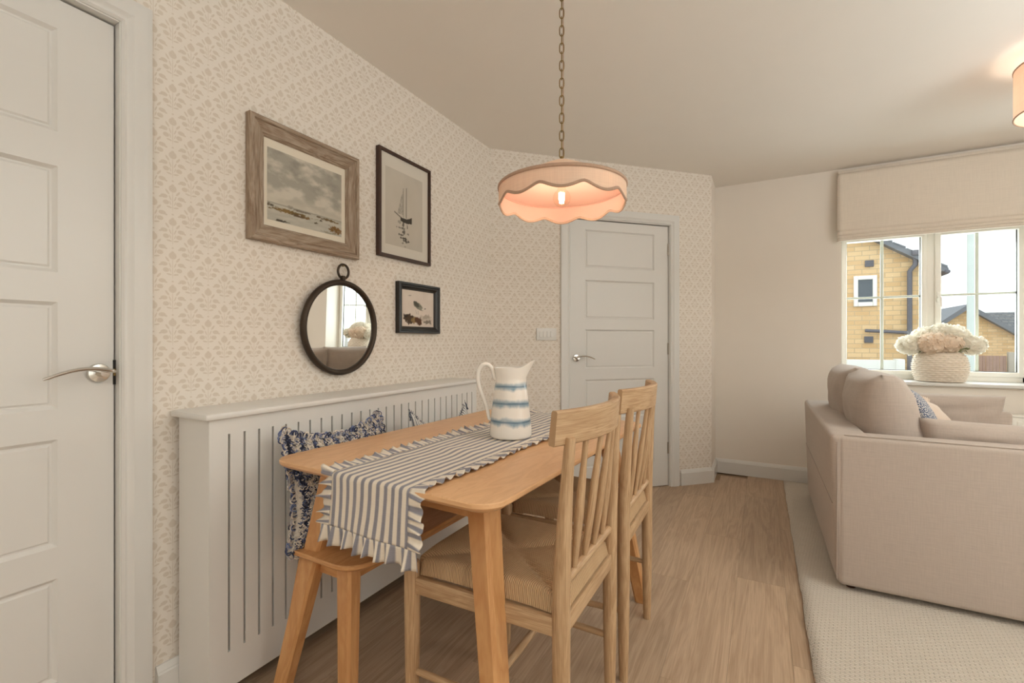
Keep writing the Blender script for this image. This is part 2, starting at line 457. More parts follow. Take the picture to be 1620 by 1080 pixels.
def lathe(bm, prof, n=48, c=(0, 0, 0), fn=None, cap=(True, True)):
    uv = bm.loops.layers.uv.active; rings = []
    for j, (r, z) in enumerate(prof):
        rings.append([bm.verts.new(Vector((c[0] + r * cos(2 * pi * k / n), c[1] + r * sin(2 * pi * k / n), c[2] + z)) if not fn else Vector(fn(r, z, 2 * pi * k / n)) + Vector(c)) for k in range(n)])
    for j in range(len(prof) - 1):
        for k in range(n):
            f = bm.faces.new((rings[j][k], rings[j][(k + 1) % n], rings[j + 1][(k + 1) % n], rings[j + 1][k]))
            for l, q in zip(f.loops, ((k, j), (k + 1, j), (k + 1, j + 1), (k, j + 1))): l[uv].uv = (q[0] / n, prof[q[1]][1])
    if cap[0]: bm.faces.new(rings[0][::-1])
    if cap[1]: bm.faces.new(rings[-1])
    return rings

def grid(bm, nu, nv, fn, uvfn=None, closed_u=False):
    uv = bm.loops.layers.uv.active
    V = [[bm.verts.new(fn(i / nu, j / nv)) for j in range(nv + 1)] for i in range(nu + (0 if closed_u else 1))]
    for i in range(nu):
        for j in range(nv):
            a = V[i]; b = V[(i + 1) % len(V)]
            f = bm.faces.new((a[j], b[j], b[j + 1], a[j + 1]))
            if uvfn:
                for l, q in zip(f.loops, ((i, j), (i + 1, j), (i + 1, j + 1), (i, j + 1))): l[uv].uv = uvfn(q[0] / nu, q[1] / nv)
    return V

def rrect(w, d, r, n=8):
    pts = []
    for cx, cy, a0 in ((w / 2 - r, d / 2 - r, 0), (-w / 2 + r, d / 2 - r, pi / 2), (-w / 2 + r, -d / 2 + r, pi), (w / 2 - r, -d / 2 + r, 3 * pi / 2)):
        for k in range(n + 1):
            a = a0 + pi / 2 * k / n; pts.append((cx + r * cos(a), cy + r * sin(a)))
    return pts

def slab(bm, w, d, r, levels, axis=1):
    """rounded-rectangle board; levels: (inset, z) from bottom to top"""
    rings = []
    for ins, z in levels:
        rings.append([bm.verts.new((x, y, z)) for x, y in rrect(w - 2 * ins, d - 2 * ins, max(.002, r - ins))])
    n = len(rings[0]); fs = []
    for a, b in zip(rings, rings[1:]):
        for k in range(n): fs.append(bm.faces.new((a[k], a[(k + 1) % n], b[(k + 1) % n], b[k])))
    fs.append(bm.faces.new(rings[0][::-1])); fs.append(bm.faces.new(rings[-1]))
    for f in fs: f.normal_update()
    boxuv(bm, fs, axis)

def leg(bm, p0, p1, w0, d0, w1, d1, ch=.2, rot=0, n=4):
    """tapered leg, rectangular section with chamfered corners, p0 top p1 foot"""
    uv = bm.loops.layers.uv.active; R = []
    for p, w, d in ((p0, w0, d0), (p1, w1, d1)):
        sec = []
        c = min(w, d) * ch
        for sx, sy, order in ((1, 1, 0), (-1, 1, 1), (-1, -1, 0), (1, -1, 1)):
            q = [(sx * w / 2, sy * (d / 2 - c)), (sx * (w / 2 - c), sy * d / 2)]
            if order: q = q[::-1]
            sec += q
        R.append([bm.verts.new(Vector(p) + Vector((x * cos(rot) - y * sin(rot), x * sin(rot) + y * cos(rot), 0))) for x, y in sec])
    L = (Vector(p1) - Vector(p0)).length; m = len(R[0])
    for k in range(m):
        f = bm.faces.new((R[0][k], R[0][(k + 1) % m], R[1][(k + 1) % m], R[1][k]))
        for l, q in zip(f.loops, ((0, k), (0, k + 1), (L, k + 1), (L, k))): l[uv].uv = (q[0], q[1] * .02)
    bm.faces.new(R[0][::-1]); bm.faces.new(R[1])

def wallM(o, u):
    """wall frame: local x along the wall, local y INTO the wall, z up (room side is negative y)"""
    u = Vector((u[0], u[1], 0)).normalized(); n = Vector((-u.y, u.x, 0))
    return Matrix(((u.x, n.x, 0, o[0]), (u.y, n.y, 0, o[1]), (0, 0, 1, 0), (0, 0, 0, 1)))
ML = wallM((0, 0), (0, 1))                       # left wall, a = world y
q2 = sqrt(.5)
MF = wallM((0, 2.638), (q2, q2))                  # diagonal wall
MR = wallM((1.263, 3.901), (0, 1))                # short return
MW = wallM((1.263, 4.23), (1, 0))                 # window wall, a = x - 1.263
CEIL = 2.40

# ------------------------------------------------------------------ room shell
def plain(name, M, rects, thick, mat, kind='structure'):
    bm = newbm()
    for a0, a1, c0, c1 in rects: box(bm, a0, a1, 0, thick, c0, c1, axis=0)
    uv = bm.loops.layers.uv.active
    for f in bm.faces:
        if abs(f.normal.y) > .5:
            for l in f.loops: l[uv].uv = (l.vert.co.x, l.vert.co.z)
    return finish(name, bm, mat, None, M, smooth=0, kind=kind)
DL0, DL1, DH = -.225, .622, 2.022                 # door opening in the left wall
plain('wall_left', ML, [(-2.6, DL0, 0, CEIL), (DL0, DL1, DH, CEIL), (DL1, 2.638, 0, CEIL)], .12, 'paper')
FA0, FA1, FH = .577, 1.416, 1.992
FL = 1.263 / q2
plain('wall_diagonal', MF, [(0, FA0, 0, CEIL), (FA0, FA1, FH, CEIL), (FA1, FL, 0, CEIL)], .10, 'paper')
plain('wall_return', MR, [(0.0, .33, 0, CEIL)], .10, 'wall')
WX0, WX1, WZ0, WZ1 = 2.135 - 1.263, 3.225 - 1.263, .795, 1.95
plain('wall_window', MW, [(-.1, WX0, 0, CEIL), (WX0, WX1, 0, WZ0), (WX0, WX1, WZ1, CEIL), (WX1, 3.45, 0, CEIL)], .30, 'wall')
bm = newbm(); box(bm, 4.6, 4.72, -2.7, 4.53, 0, CEIL); finish('wall_right', bm, 'wall', smooth=0, kind='structure')
bm = newbm(); box(bm, -.12, 4.72, -2.72, -2.6, 0, CEIL); finish('wall_rear', bm, 'wall', smooth=0, kind='structure')
bm = newbm(); box(bm, -.2, 4.8, -2.8, 4.55, CEIL, CEIL + .1); finish('ceiling', bm, 'ceil', smooth=0, kind='structure')
bm = newbm(); box(bm, -.2, 4.8, -2.8, 4.55, -.12, -.012); fl = finish('floor', bm, 'floor', smooth=0, kind='structure')
# floor planks, one object each
PW, PL = .193, 1.285
pm = {}
def plank_mesh(L):
    k = round(L, 3)
    if k not in pm:
        b = newbm(); box(b, -PW / 2 + .0002, PW / 2 - .0002, 0, L - .0004, -.012, 0, bevel=.0004, seg=1, axis=1)
        m = bpy.data.meshes.new('plank'); b.to_mesh(m); b.free(); m.materials.append(MAT['plank']); pm[k] = m
    return pm[k]
offs = [.15, .62, .33, .95, .05, .74, .42, 1.1, .27, .83, .55, .1, .7, .36, .98, .2, .6, .9, .31, .79, .47, 1.05, .15, .66]
for i in range(12):
    x = .06 + PW * i
    y = -1.2 - offs[i] * 1.0
    while y < 4.22:
        L = min(PL, 4.228 - y)
        # stop at the diagonal wall
        lim = 2.66 + x + PW * .5
        if y < lim:
            L = min(L, lim - y)
            if L > .05:
                o = bpy.data.objects.new('plank', plank_mesh(L)); COL.objects.link(o); o.location = (x, y, 0); o.parent = fl
        y += PL
bm = newbm(); box(bm, .06 + PW * 11.5, 4.6, -2.6, 4.23, -.012, -.0005, axis=1); finish('floor_board', bm, 'plank', fl, smooth=0)
bm = newbm(); box(bm, -.0, .06 + PW * 11.5, -2.6, -1.1, -.012, -.002, axis=1); finish('floor_board', bm, 'plank', fl, smooth=0)

# skirting boards
def skirt(name, M, a0, a1, h=.118, t=.018):
    bm = newbm(); prof = [(0, 0), (-t, 0), (-t, h * .80), (-t * .8, h * .84), (-t * .8, h * .87), (-t * .55, h * .93), (-t * .3, h), (0, h)]
    V = [[bm.verts.new((a, b, c)) for b, c in prof] for a in (a0, a1)]
    n = len(prof)
    for k in range(n): bm.faces.new((V[0][k], V[1][k], V[1][(k + 1) % n], V[0][(k + 1) % n]))
    bm.faces.new(V[0]); bm.faces.new(V[1][::-1])
    return finish(name, bm, 'white', None, M, smooth=25, kind='structure')
skirt('baseboard_left', ML, .70, 2.63)
skirt('baseboard_diagonal', MF, .0, .495); skirt('baseboard_diagonal', MF, 1.497, FL + .012)
skirt('baseboard_return', MR, -.012, .325)
skirt('baseboard_window', MW, 0, 3.33)

# ------------------------------------------------------------------ doors
ZP = [(.205, .476), (.5595, .842), (.922, 1.204), (1.282, 1.562), (1.653, 1.925)]
def door(name, M, a0, a1, H, rec, handle, zoff=0.0, hinges=None, latch=None):
    d = struct(name)
    # leaf
    bm = newbm(); w = a1 - a0
    sx = .122; xs = [a0 + .003, a0 + sx, a1 - sx, a1 - .003]
    zs = [.006] + [z + zoff for p in ZP for z in p] + [H - .006]
    V = [[bm.verts.new((x, rec, z)) for z in zs] for x in xs]
    pf = []
    for i in range(3):
        for j in range(len(zs) - 1):
            f = bm.faces.new((V[i][j], V[i + 1][j], V[i + 1][j + 1], V[i][j + 1]))
            if i == 1 and j % 2 == 1: pf.append(f)
    for f in bm.faces: f.normal_update()
    for f in pf:
        if f.normal.y > 0: f.normal_flip()
    for f in bm.faces:
        if f.normal.y > 0: f.normal_flip()
    for th, dp in ((.004, -.003), (.009, -.006), (.006, 0.0), (.007, .0035)):
        bmesh.ops.inset_individual(bm, faces=pf, thickness=th, depth=dp)
    bedge = [e for e in bm.edges if e.is_boundary]
    r = bmesh.ops.extrude_edge_only(bm, edges=bedge)
    for v in [g for g in r['geom'] if isinstance(g, bmesh.types.BMVert)]: v.co.y += .036
    leaf = finish('door_leaf', bm, 'white', d, M, smooth=20)
    # lining
    bm = newbm()
    box(bm, a0 - .012, a0 - .001, -.002, .10, 0, H + .01); box(bm, a1 + .001, a1 + .012, -.002, .10, 0, H + .01); box(bm, a0, a1, -.002, .10, H, H + .012)
    box(bm, a0 - .001, a0 + .012, rec + .037, rec + .07, 0, H); box(bm, a1 - .012, a1 + .001, rec + .037, rec + .07, 0, H); box(bm, a0, a1, rec + .037, rec + .07, H - .012, H)
    finish('door_lining', bm, 'white', d, M, smooth=20)
    bm = newbm(); box(bm, a0 - .01, a1 + .01, .088, .10, 0, H); finish('dark_backing', bm, 'dark', d, M, smooth=0)
    # moulded casing, mitred: profile (distance outwards, proud of wall)
    prof = [(.004, 0), (.004, -.006), (.010, -.012), (.016, -.010), (.022, -.012), (.030, -.019), (.044, -.020), (.058, -.018), (.066, -.019), (.076, -.016), (.078, 0)]
    bm = newbm(); R = []
    for o_, b in prof:
        R.append([bm.verts.new(p) for p in ((a0 - o_, b, 0), (a0 - o_, b, H + o_), (a1 + o_, b, H + o_), (a1 + o_, b, 0))])
    for A, B in zip(R, R[1:]):
        for k in range(3): bm.faces.new((A[k], A[k + 1], B[k + 1], B[k]))
    finish('door_casing', bm, 'white', d, M, smooth=25)
    # handle: rose and curved lever
    hx, hz, s = handle
    hd = finish_handle(d, M, hx, hz, s, rec)
    for hz_ in (hinges or []):
        bm = newbm(); hxx = (a1 + .002) if s > 0 else (a0 - .002)
        for k in range(5): tube(bm, [(hxx, rec - .004, hz_ - .042 + k * .017), (hxx, rec - .004, hz_ - .0265 + k * .017)], .0055, 8)
        box(bm, hxx - .011, hxx + .011, rec - .0035, rec - .001, hz_ - .044, hz_ + .044)
        finish('hinge', bm, 'steel', d, M, label='steel butt hinge')
    if latch is not None:
        bm = newbm(); box(bm, latch - .0035, latch + .0035, rec - .002, rec + .012, hz - .035, hz + .035); lt = finish('latch_plate', bm, 'dark', d, M, smooth=0, label='dark latch plate in the door edge')
        bm = newbm(); box(bm, latch - .003, latch + .003, rec - .003, rec, hz - .010, hz + .010); finish('latch_bolt', bm, 'brass', lt, M, smooth=0)
    return d

def finish_handle(d, M, hx, hz, s, rec):
    bm = newbm()
    prof = [(.0265, 0), (.0265, .005), (.024, .009), (.010, .0105), (.010, .045), (.0, .046)]
    rings = lathe(bm, prof[:-1], 32)
    bm.transform(Matrix.Translation((hx, rec, hz)) @ Matrix.Rotation(radians(90), 4, 'X'))
    h = finish('door_handle', bm, 'chrome', d, M, label='chrome rose and curved lever')
    bm = newbm(); pts = []; rad = []
    for k in range(17):
        q = k / 16; a = -.022 + q * .148
        pts.append((hx + s * a, rec - .048 - .004 * sin(pi * q), hz + .004 + .016 * sin(pi * min(1, q * 1.02)) - .012 * q)); rad.append(.0085 - .0025 * q if 0 < k < 16 else .004)
    tube(bm, pts, rad, 12, flat=(.75, 1.1))
    finish('lever', bm, 'chrome', h, M)
    return h
door('door_1', ML, DL0 + .012, DL1 - .012, DH - .014, .022, (.572, 1.012, -1), latch=DL1 - .0135)
door('door_2', MF, FA0 + .012, FA1 - .012, FH - .012, .016, (FA0 + .062, .982, 1), zoff=-.018, hinges=(1.80, 1.045, .29), latch=FA0 + .0125)

# ------------------------------------------------------------------ window
WD = .215   # reveal depth
win = struct('window_1')
def wbox(bm, a0, a1, b0, b1, c0, c1, bev=.004): box(bm, a0, a1, b0, b1, c0, c1, bevel=bev, seg=2)
wz0 = .815
bm = newbm()
wbox(bm, WX0, WX0 + .045, WD, WD + .07, wz0, WZ1); wbox(bm, WX1 - .045, WX1, WD, WD + .07, wz0, WZ1)
wbox(bm, WX0, WX1, WD, WD + .07, wz0, wz0 + .048); wbox(bm, WX0, WX1, WD, WD + .07, WZ1 - .05, WZ1)
XM = 2.702 - 1.263
wbox(bm, XM - .050, XM + .050, WD + .002, WD + .07, wz0 + .03, WZ1 - .03)
finish('window_frame', bm, 'upvc', win, MW, smooth=30)
for side, (s0, s1) in enumerate(((WX0 + .030, XM - .022), (XM + .022, WX1 - .030))):
    sw = .032 if side == 0 else .034; z0, z1 = wz0 + .036, WZ1 - .04
    bm = newbm(); p = -.012
    wbox(bm, s0, s0 + sw, WD + p, WD + .05, z0, z1); wbox(bm, s1 - sw, s1, WD + p, WD + .05, z0, z1)
    wbox(bm, s0 + sw * .5, s1 - sw * .5, WD + p + .001, WD + .05, z0, z0 + sw); wbox(bm, s0 + sw * .5, s1 - sw * .5, WD + p + .001, WD + .05, z1 - sw, z1)
    sash = finish('sash', bm, 'upvc', win, MW, smooth=30)
    g0, g1, h0, h1 = s0 + sw, s1 - sw, z0 + sw, z1 - sw
    bm = newbm(); box(bm, g0 - .004, g1 + .004, WD + .018, WD + .022, h0 - .004, h1 + .004); finish('pane', bm, 'glass', sash, MW, smooth=0)
    bm = newbm()
    for q in ((g0 - .001, g0 + .003), (g1 - .003, g1 + .001)): box(bm, q[0], q[1], WD + .012, WD + .024, h0, h1)
    box(bm, g0, g1, WD + .012, WD + .024, h0 - .001, h0 + .003)
    finish('gasket', bm, 'dark', sash, MW, smooth=0)
    gm = (g0 + g1) / 2; bm = newbm()
    box(bm, gm - .010, gm + .010, WD + .024, WD + .032, h0, h1, .002); finish('glazing_bar', bm, 'upvc', sash, MW)
    bm = newbm(); box(bm, g0, g1, WD + .0235, WD + .0315, 1.432, 1.448, .002); finish('glazing_bar', bm, 'upvc', sash, MW)
    if side == 1:
        bm = newbm(); hz = 1.425; hx = s0 + .016
        box(bm, hx - .010, hx + .010, WD - .022, WD - .012, hz - .035, hz + .035, .003); tube(bm, [(hx, WD - .02, hz), (hx, WD - .045, hz), (hx + .004, WD - .052, hz - .01), (hx + .006, WD - .052, hz - .075)], [.008, .008, .008, .006], 8)
        finish('window_handle', bm, 'upvc', sash, MW)
bm = newbm(); box(bm, WX0 - .055, WX1 + .055, -.032, WD + .01, WZ0 - .005, wz0 - .001, .007, 3); finish('trim_1', bm, 'white', None, MW, smooth=30, kind='structure')
# drip sill outside
bm = newbm(); box(bm, WX0 - .03, WX1 + .03, .285, .36, .74, .79, .01); finish('outer_sill', bm, 'post', win, MW)

# roman blind
bl = root('roman_blind', 'cream linen roman blind half lowered over the window', 'blind')
X0, X1 = 2.108 - 1.263, 3.36 - 1.263
bm = newbm(); box(bm, X0 + .004, X1 - .004, -.045, 0, 2.335, 2.375, .003); finish('head_rail', bm, 'blind', bl, MW)
bm = newbm()
prof = [(-.052, 2.352), (-.056, 2.28), (-.058, 2.20), (-.060, 2.10), (-.062, 2.02), (-.064, 1.955), (-.066, 1.928), (-.064, 1.921), (-.044, 1.926)]
def blf(u, v):
    k = v * (len(prof) - 1); i = min(int(k), len(prof) - 2); f = k - i
    b = prof[i][0] * (1 - f) + prof[i + 1][0] * f; z = prof[i][1] * (1 - f) + prof[i + 1][1] * f
    x = X0 + u * (X1 - X0) - (.006 * sin(v * 3) if u < .01 else 0)
    return (x, b + .0018 * sin(u * 23) * v + .0015 * noise.noise(Vector((x * 4, z * 6, 0))), z)
grid(bm, 50, 24, blf)
o = finish('blind_fabric', bm, 'blind', bl, MW, smooth=50); sm = o.modifiers.new('s', 'SOLIDIFY'); sm.thickness = .003
for k, (zt, zb, b) in enumerate(((1.926, 1.888, -.060), (1.900, 1.868, -.054), (1.876, 1.850, -.048))):
    bm = newbm(); pr = [(b + .02, zt), (b, zt), (b - .003, (zt + zb) / 2), (b - .001, zb + .003), (b + .004, zb), (b + .02, zb + .002)]
    grid(bm, 50, 5, lambda u, v: (X0 - .004 + u * (X1 - X0 + .006), pr[round(v * 5)][0] + .001 * sin(u * 31 + k), pr[round(v * 5)][1] + .0008 * sin(u * 17 + k * 2)))
    o = finish('blind_fold', bm, 'blind', bl, MW, smooth=60); sm = o.modifiers.new('s', 'SOLIDIFY'); sm.thickness = .003
for x in (X0 + .001, X1 - .003):
    bm = newbm(); box(bm, x, x + .002, -.058, 0, 1.93, 2.34); finish('side_return', bm, 'blind', bl, MW)

# radiator under the window
rad = root('radiator', 'white panel radiator under the window sill', 'radiator', (2.25, 4.12, .16))
bm = newbm(); box(bm, 0, .95, -.02, .0, 0, .46, .006)
for k in range(18): box(bm, .035 + k * .05, .063 + k * .05, -.024, -.018, .03, .43, .003)
finish('panel', bm, 'radiator', rad)
bm = newbm(); box(bm, -.004, .954, -.024, .075, .455, .468, .003); finish('top_grille', bm, 'radiator', rad)
bm = newbm(); box(bm, 0, .95, .055, .072, 0, .455, .006); finish('panel', bm, 'radiator', rad)
for x in (.1, .85):
    bm = newbm(); box(bm, x, x + .03, .07, .108, .1, .4); finish('bracket', bm, 'radiator', rad)
for x in (-.02, .97):
    bm = newbm(); tube(bm, [(x, .03, .02), (x, .03, -.16)], .008, 8); finish('pipe', bm, 'radiator', rad)

# ------------------------------------------------------------------ outside
gd = finish('ground', (lambda b: (box(b, -30, 60, 4.6, 90, -.6, -.35), b)[1])(newbm()), 'ground', smooth=0, kind='structure')
def uvxz(o):
    me = o.data; uvl = me.uv_layers.active.data
    for p in me.polygons:
        for li in p.loop_indices:
            co = me.vertices[me.loops[li].vertex_index].co
            uvl[li].uv = (co.x, co.z) if abs(p.normal.y) > .5 else ((co.y, co.z) if abs(p.normal.x) > .5 else (co.x, co.y))
    return o
def prism(bm, poly, y0, y1):
    A = [bm.verts.new((x, y0, z)) for x, z in poly]; B = [bm.verts.new((x, y1, z)) for x, z in poly]; n = len(poly)
    bm.faces.new(A); bm.faces.new(B[::-1])
    for k in range(n): bm.faces.new((A[k], B[k], B[(k + 1) % n], A[(k + 1) % n]))
h1 = root('house', 'two storey buff stone house filling the left window pane', 'house')
sl = (2.965 - 3.993) / (5.745 - 4.242)          # verge slope
bm = newbm(); prism(bm, [(-3.0, -.35), (5.76, -.35), (5.76, 2.93), (4.242, 3.96), (1.2, 6.04), (-3.0, 3.2)], 16, 24); uvxz(finish('wall', bm, 'stone', h1, smooth=0))
bm = newbm(); prism(bm, [(1.2, 6.02), (5.84, 6.02 + sl * 4.64), (5.84, 6.17 + sl * 4.64), (1.2, 6.17)], 15.75, 24.2); prism(bm, [(1.2, 6.02), (1.2, 6.17), (-3.4, 3.1), (-3.4, 2.87)], 15.75, 24.2)
uvxz(finish('roof', bm, 'slate', h1, smooth=0))
bm = newbm()
for k in range(8): 
    x = 3.6 + k * .28; prism(bm, [(x, 6.165 + sl * (x - 1.2)), (x + .26, 6.165 + sl * (x - .94)), (x + .26, 6.22 + sl * (x - .94)), (x, 6.19 + sl * (x - 1.2))], 15.74, 16.0)
finish('verge_tile', bm, 'slate', h1, smooth=0)
bm = newbm(); 
for a in ((3.884, 3.985, 2.082, 2.941), (4.312, 4.41, 2.082, 2.941), (3.985, 4.312, 2.828, 2.941), (3.985, 4.312, 2.082, 2.20)): box(bm, a[0], a[1], 15.93, 16.0, a[2], a[3], .01, 1)
wf = finish('window_frame', bm, 'upvc', h1); bm = newbm(); box(bm, 3.98, 4.32, 15.96, 16.0, 2.19, 2.835); finish('pane', bm, 'houseglass', wf, smooth=0)
for (x, z) in ((4.242, 3.27), (4.227, 1.153)):
    bm = newbm(); box(bm, x - .10, x + .10, 15.95, 16.0, z - .09, z + .09, .01, 1)
    for k in range(4): box(bm, x - .085, x + .085, 15.935, 15.96, z - .07 + k * .04, z - .05 + k * .04)
    finish('air_vent', bm, 'pipe', h1)
bm = newbm(); tube(bm, [(5.20, 15.85, 3.40), (5.20, 15.85, 3.15), (5.09, 15.88, 2.98), (5.09, 15.88, -.3)], .058, 10); finish('downpipe', bm, 'pipe', h1)
bm = newbm(); tube(bm, [(4.13, 15.88, 1.405), (5.09, 15.88, 1.335)], .045, 10); finish('waste_pipe', bm, 'pipe', h1)
bm = newbm(); box(bm, 5.10, 5.28, 15.7, 15.9, 3.38, 3.52, .02); finish('hopper', bm, 'pipe', h1)
bm = newbm(); box(bm, 5.76, 5.87, 15.7, 24, 2.86, 2.95, .03); finish('gutter', bm, 'pipe', h1)
gw = root('garden_wall', 'low white rendered wall standing before the stone house', 'wall')
bm = newbm(); box(bm, 0, 4.75, 15.0, 15.25, -.35, .62, .02); finish('panel', bm, 'render', gw)
bm = newbm(); box(bm, 4.62, 4.80, 14.95, 15.30, -.35, .65, .02); finish('post', bm, 'render', gw)
h2 = root('garage', 'low gabled stone garage with grey tiled roof behind right pane', 'garage')
px, pz = 10.312, 2.80; sr = (1.483 - 2.844) / (12.074 - 10.312); slf = (2.844 - 2.098) / (10.312 - 9.413)
bm = newbm(); prism(bm, [(px - 3.0, -.35), (px + 3.0, -.35), (px + 3.0, pz + sr * 3.0), (px, pz), (px - 3.0, pz - slf * 3.0)], 30, 38); uvxz(finish('wall', bm, 'stone', h2, smooth=0))
bm = newbm(); prism(bm, [(px, pz - .14), (px + 3.2, pz - .14 + sr * 3.2), (px + 3.2, pz + .10 + sr * 3.2), (px, pz + .10)], 29.7, 38.2); finish('verge_board', bm, 'slate', h2, smooth=0)
bm = newbm(); prism(bm, [(px, pz - .14), (px, pz + .10), (px - 3.2, pz + .10 - slf * 3.2), (px - 3.2, pz - .14 - slf * 3.2)], 29.7, 38.2); finish('verge_board', bm, 'slate', h2, smooth=0)
h3 = root('outbuilding', 'grey tiled roof rising behind the gabled garage', 'building')
bm = newbm(); box(bm, 6, 20, 41, 46, -.35, 1.6); uvxz(finish('wall', bm, 'stone', h3, smooth=0))
bm = newbm(); vs = [bm.verts.new(p) for p in ((5.5, 40.5, 1.5), (20.5, 40.5, 1.5), (20.5, 43.5, 3.10), (5.5, 43.5, 3.10), (5.5, 46.5, 1.5), (20.5, 46.5, 1.5))]
for q in ((0, 1, 2, 3), (3, 2, 5, 4), (0, 3, 4), (1, 5, 2), (0, 4, 5, 1)): bm.faces.new([vs[i] for i in q])
bm.normal_update(); boxuv(bm, bm.faces, 0); finish('roof', bm, 'tiles', h3, smooth=0)
bm = newbm()
for k in range(7):
    f = (k + .5) / 7; box(bm, 5.5, 20.5, 40.5 + f * 3 - .05, 40.5 + f * 3 + .0, 1.5 + f * 1.6 - .03, 1.5 + f * 1.6 + .035)
finish('tile_course', bm, 'slate', h3, smooth=0)
fe = root('garden_fence', 'red brown timber fence with concrete post before garage', 'fence')
for k in range(12):
    bm = newbm(); x = 10.0 + k * .115; box(bm, x, x + .105, 29.0 + (k % 2) * .02, 29.03 + (k % 2) * .02, -.35, .45, .004, 1); finish('board', bm, 'fence', fe)
bm = newbm(); box(bm, 11.4, 11.62, 28.9, 29.1, -.35, .62, .02); finish('post', bm, 'post', fe)
lp = root('pale_column', 'pale slender column rising past the right pane', 'lamp post', (5.148, 12, -.35))  # pale upright strip beyond the pane, drawn as a plain column
bm = newbm(); tube(bm, [(0, 0, 0), (0, 0, 1.2), (0, 0, 1.25), (0, 0, 5.2)], [.09, .09, .058, .048], 14); finish('column', bm, 'pale_post', lp)
bm = newbm(); box(bm, -.5, .1, -.1, .1, 5.2, 5.3, .03); finish('column_head', bm, 'pale_post', lp)

# ------------------------------------------------------------------ radiator cover
rc = root('radiator_cover', 'long white slotted radiator cover along the papered wall', 'radiator cover')
CY0, CY1, CXF = .755, 2.190, .185
Z0, Z1, S0, S1 = .046, .868, .156, .819
def cb(name, *a, bev=0, par=None, mat='cover'):
    b = newbm(); box(b, *a, bevel=bev); return finish(name, b, mat, par or rc, smooth=30)
cb('shelf', 0.001, .203, CY0 - .018, CY1 + .018, Z1, Z1 + .020, bev=.007)
cb('side_panel', .0195, CXF - .018, CY0, CY0 + .018, .010, Z1); cb('side_panel', .0195, CXF - .018, CY1 - .018, CY1, .010, Z1)
cb('top_rail', CXF - .018, CXF, CY0, CY1, S1, Z1); cb('bottom_rail', CXF - .018, CXF, CY0, CY1, Z0, S0)
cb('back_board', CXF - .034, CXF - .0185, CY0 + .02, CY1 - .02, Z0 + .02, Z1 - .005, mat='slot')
ns = 29; y = CY0
for k in range(ns + 1):
    y1 = .813 + .0475 * k - .0035 if k < ns else CY1
    cb('slat', CXF - .018, CXF, y, y1, S0, S1); y = y1 + .007

# ------------------------------------------------------------------ pictures
def frame_ring(bm, a0, a1, c0, c1, prof):
    uv = bm.loops.layers.uv.active; R = []
    for ins, b in prof:
        R.append([bm.verts.new(p) for p in ((a0 + ins, b, c0 + ins), (a1 - ins, b, c0 + ins), (a1 - ins, b, c1 - ins), (a0 + ins, b, c1 - ins))])
    cum = 0
    for j in range(len(prof) - 1):
        d = sqrt((prof[j + 1][0] - prof[j][0]) ** 2 + (prof[j + 1][1] - prof[j][1]) ** 2)
        for k in range(4):
            f = bm.faces.new((R[j][k], R[j][(k + 1) % 4], R[j + 1][(k + 1) % 4], R[j + 1][k]))
            ax = 0 if k % 2 == 0 else 2
            for l, cc in zip(f.loops, (cum, cum, cum + d, cum + d)): l[uv].uv = (l.vert.co[ax] + k * 1.7, cc + k * .31)
        cum += d
def art(name, parent, a0, a1, c0, c1, b, fn, nx=90, nz=70):
    bm = bmesh.new(); bm.loops.layers.uv.new('UVMap'); col = bm.verts.layers.float_color.new('Col')
    V = [[None] * (nz + 1) for _ in range(nx + 1)]
    for i in range(nx + 1):
        for j in range(nz + 1):
            v = bm.verts.new((a0 + (a1 - a0) * i / nx, b, c0 + (c1 - c0) * j / nz)); v[col] = fn(i / nx, j / nz); V[i][j] = v
    for i in range(nx):
        for j in range(nz): bm.faces.new((V[i][j], V[i + 1][j], V[i + 1][j + 1], V[i][j + 1]))
    return finish(name, bm, 'print', parent, ML, smooth=0)
def mixc(a, b, f): return tuple(x * (1 - f) + y * f for x, y in zip(a, b))
def fbm(x, y, s, o=4):
    return noise.fractal(Vector((x * s, y * s, 3.3)), 1.0, 2.0, o) * .5 + .5
G = lambda h: lin(h)
# 1: seascape
def sea(u, v):
    n = fbm(u * 1.25, v * 1.9, 3.2, 5); n2 = fbm(u + 5, v * 1.3, 7, 4)
    if v > .25:
        c = mixc(G('a39e92'), G('cbc4b6'), min(1, max(0, (n - .42) * 3.2)))
        c = mixc(c, G('8a867c'), min(1, max(0, (.5 - n2) * 1.6)) * min(1, (v - .25) * 2))
        c = mixc(c, G('c9c2b2'), max(0, 1 - (v - .25) / .22) * .8)
    else:
        c = mixc(G('c2bdb0'), G('aaa699'), fbm(u * 1.0, v * 5, 5, 3))
    for (uc, vc, ru, rv, h, s) in ((.25, .175, .28, .034, '6f5a35', 1), (.42, .15, .13, .022, '5d4a34', 1), (.40, .232, .14, .014, '6f6354', 1), (.8, .215, .17, .022, '67563c', 1), (.93, .09, .13, .055, '7a5a30', 1),
                                   (.03, .21, .08, .02, '4e4334', .9), (.68, .175, .03, .012, '50473a', 1), (.18, .02, .08, .016, '4a4136', 1), (.62, .115, .03, .018, '5a5142', 1), (.8, .02, .10, .015, '8d8670', .8), (.28, .255, .04, .02, '7d766a', .6)):
        q = sqrt(((u - uc) / ru) ** 2 + ((v - vc) / rv) ** 2) + (fbm(u * 2, v * 4, 14, 3) - .5) * 1.5
        if q < 1: c = mixc(c, mixc(G(h), G('9d7a42'), max(0, n2 - .5)), min(1, (1 - q) * 3) * s)
    if abs(v - .245) < .006: c = mixc(c, G('8f8a80'), .6)
    return c
p1 = root('picture_frame', 'large seascape picture in a wide limed driftwood frame', 'picture')
a0, a1, c0, c1 = .975, 1.475, 1.465, 1.915
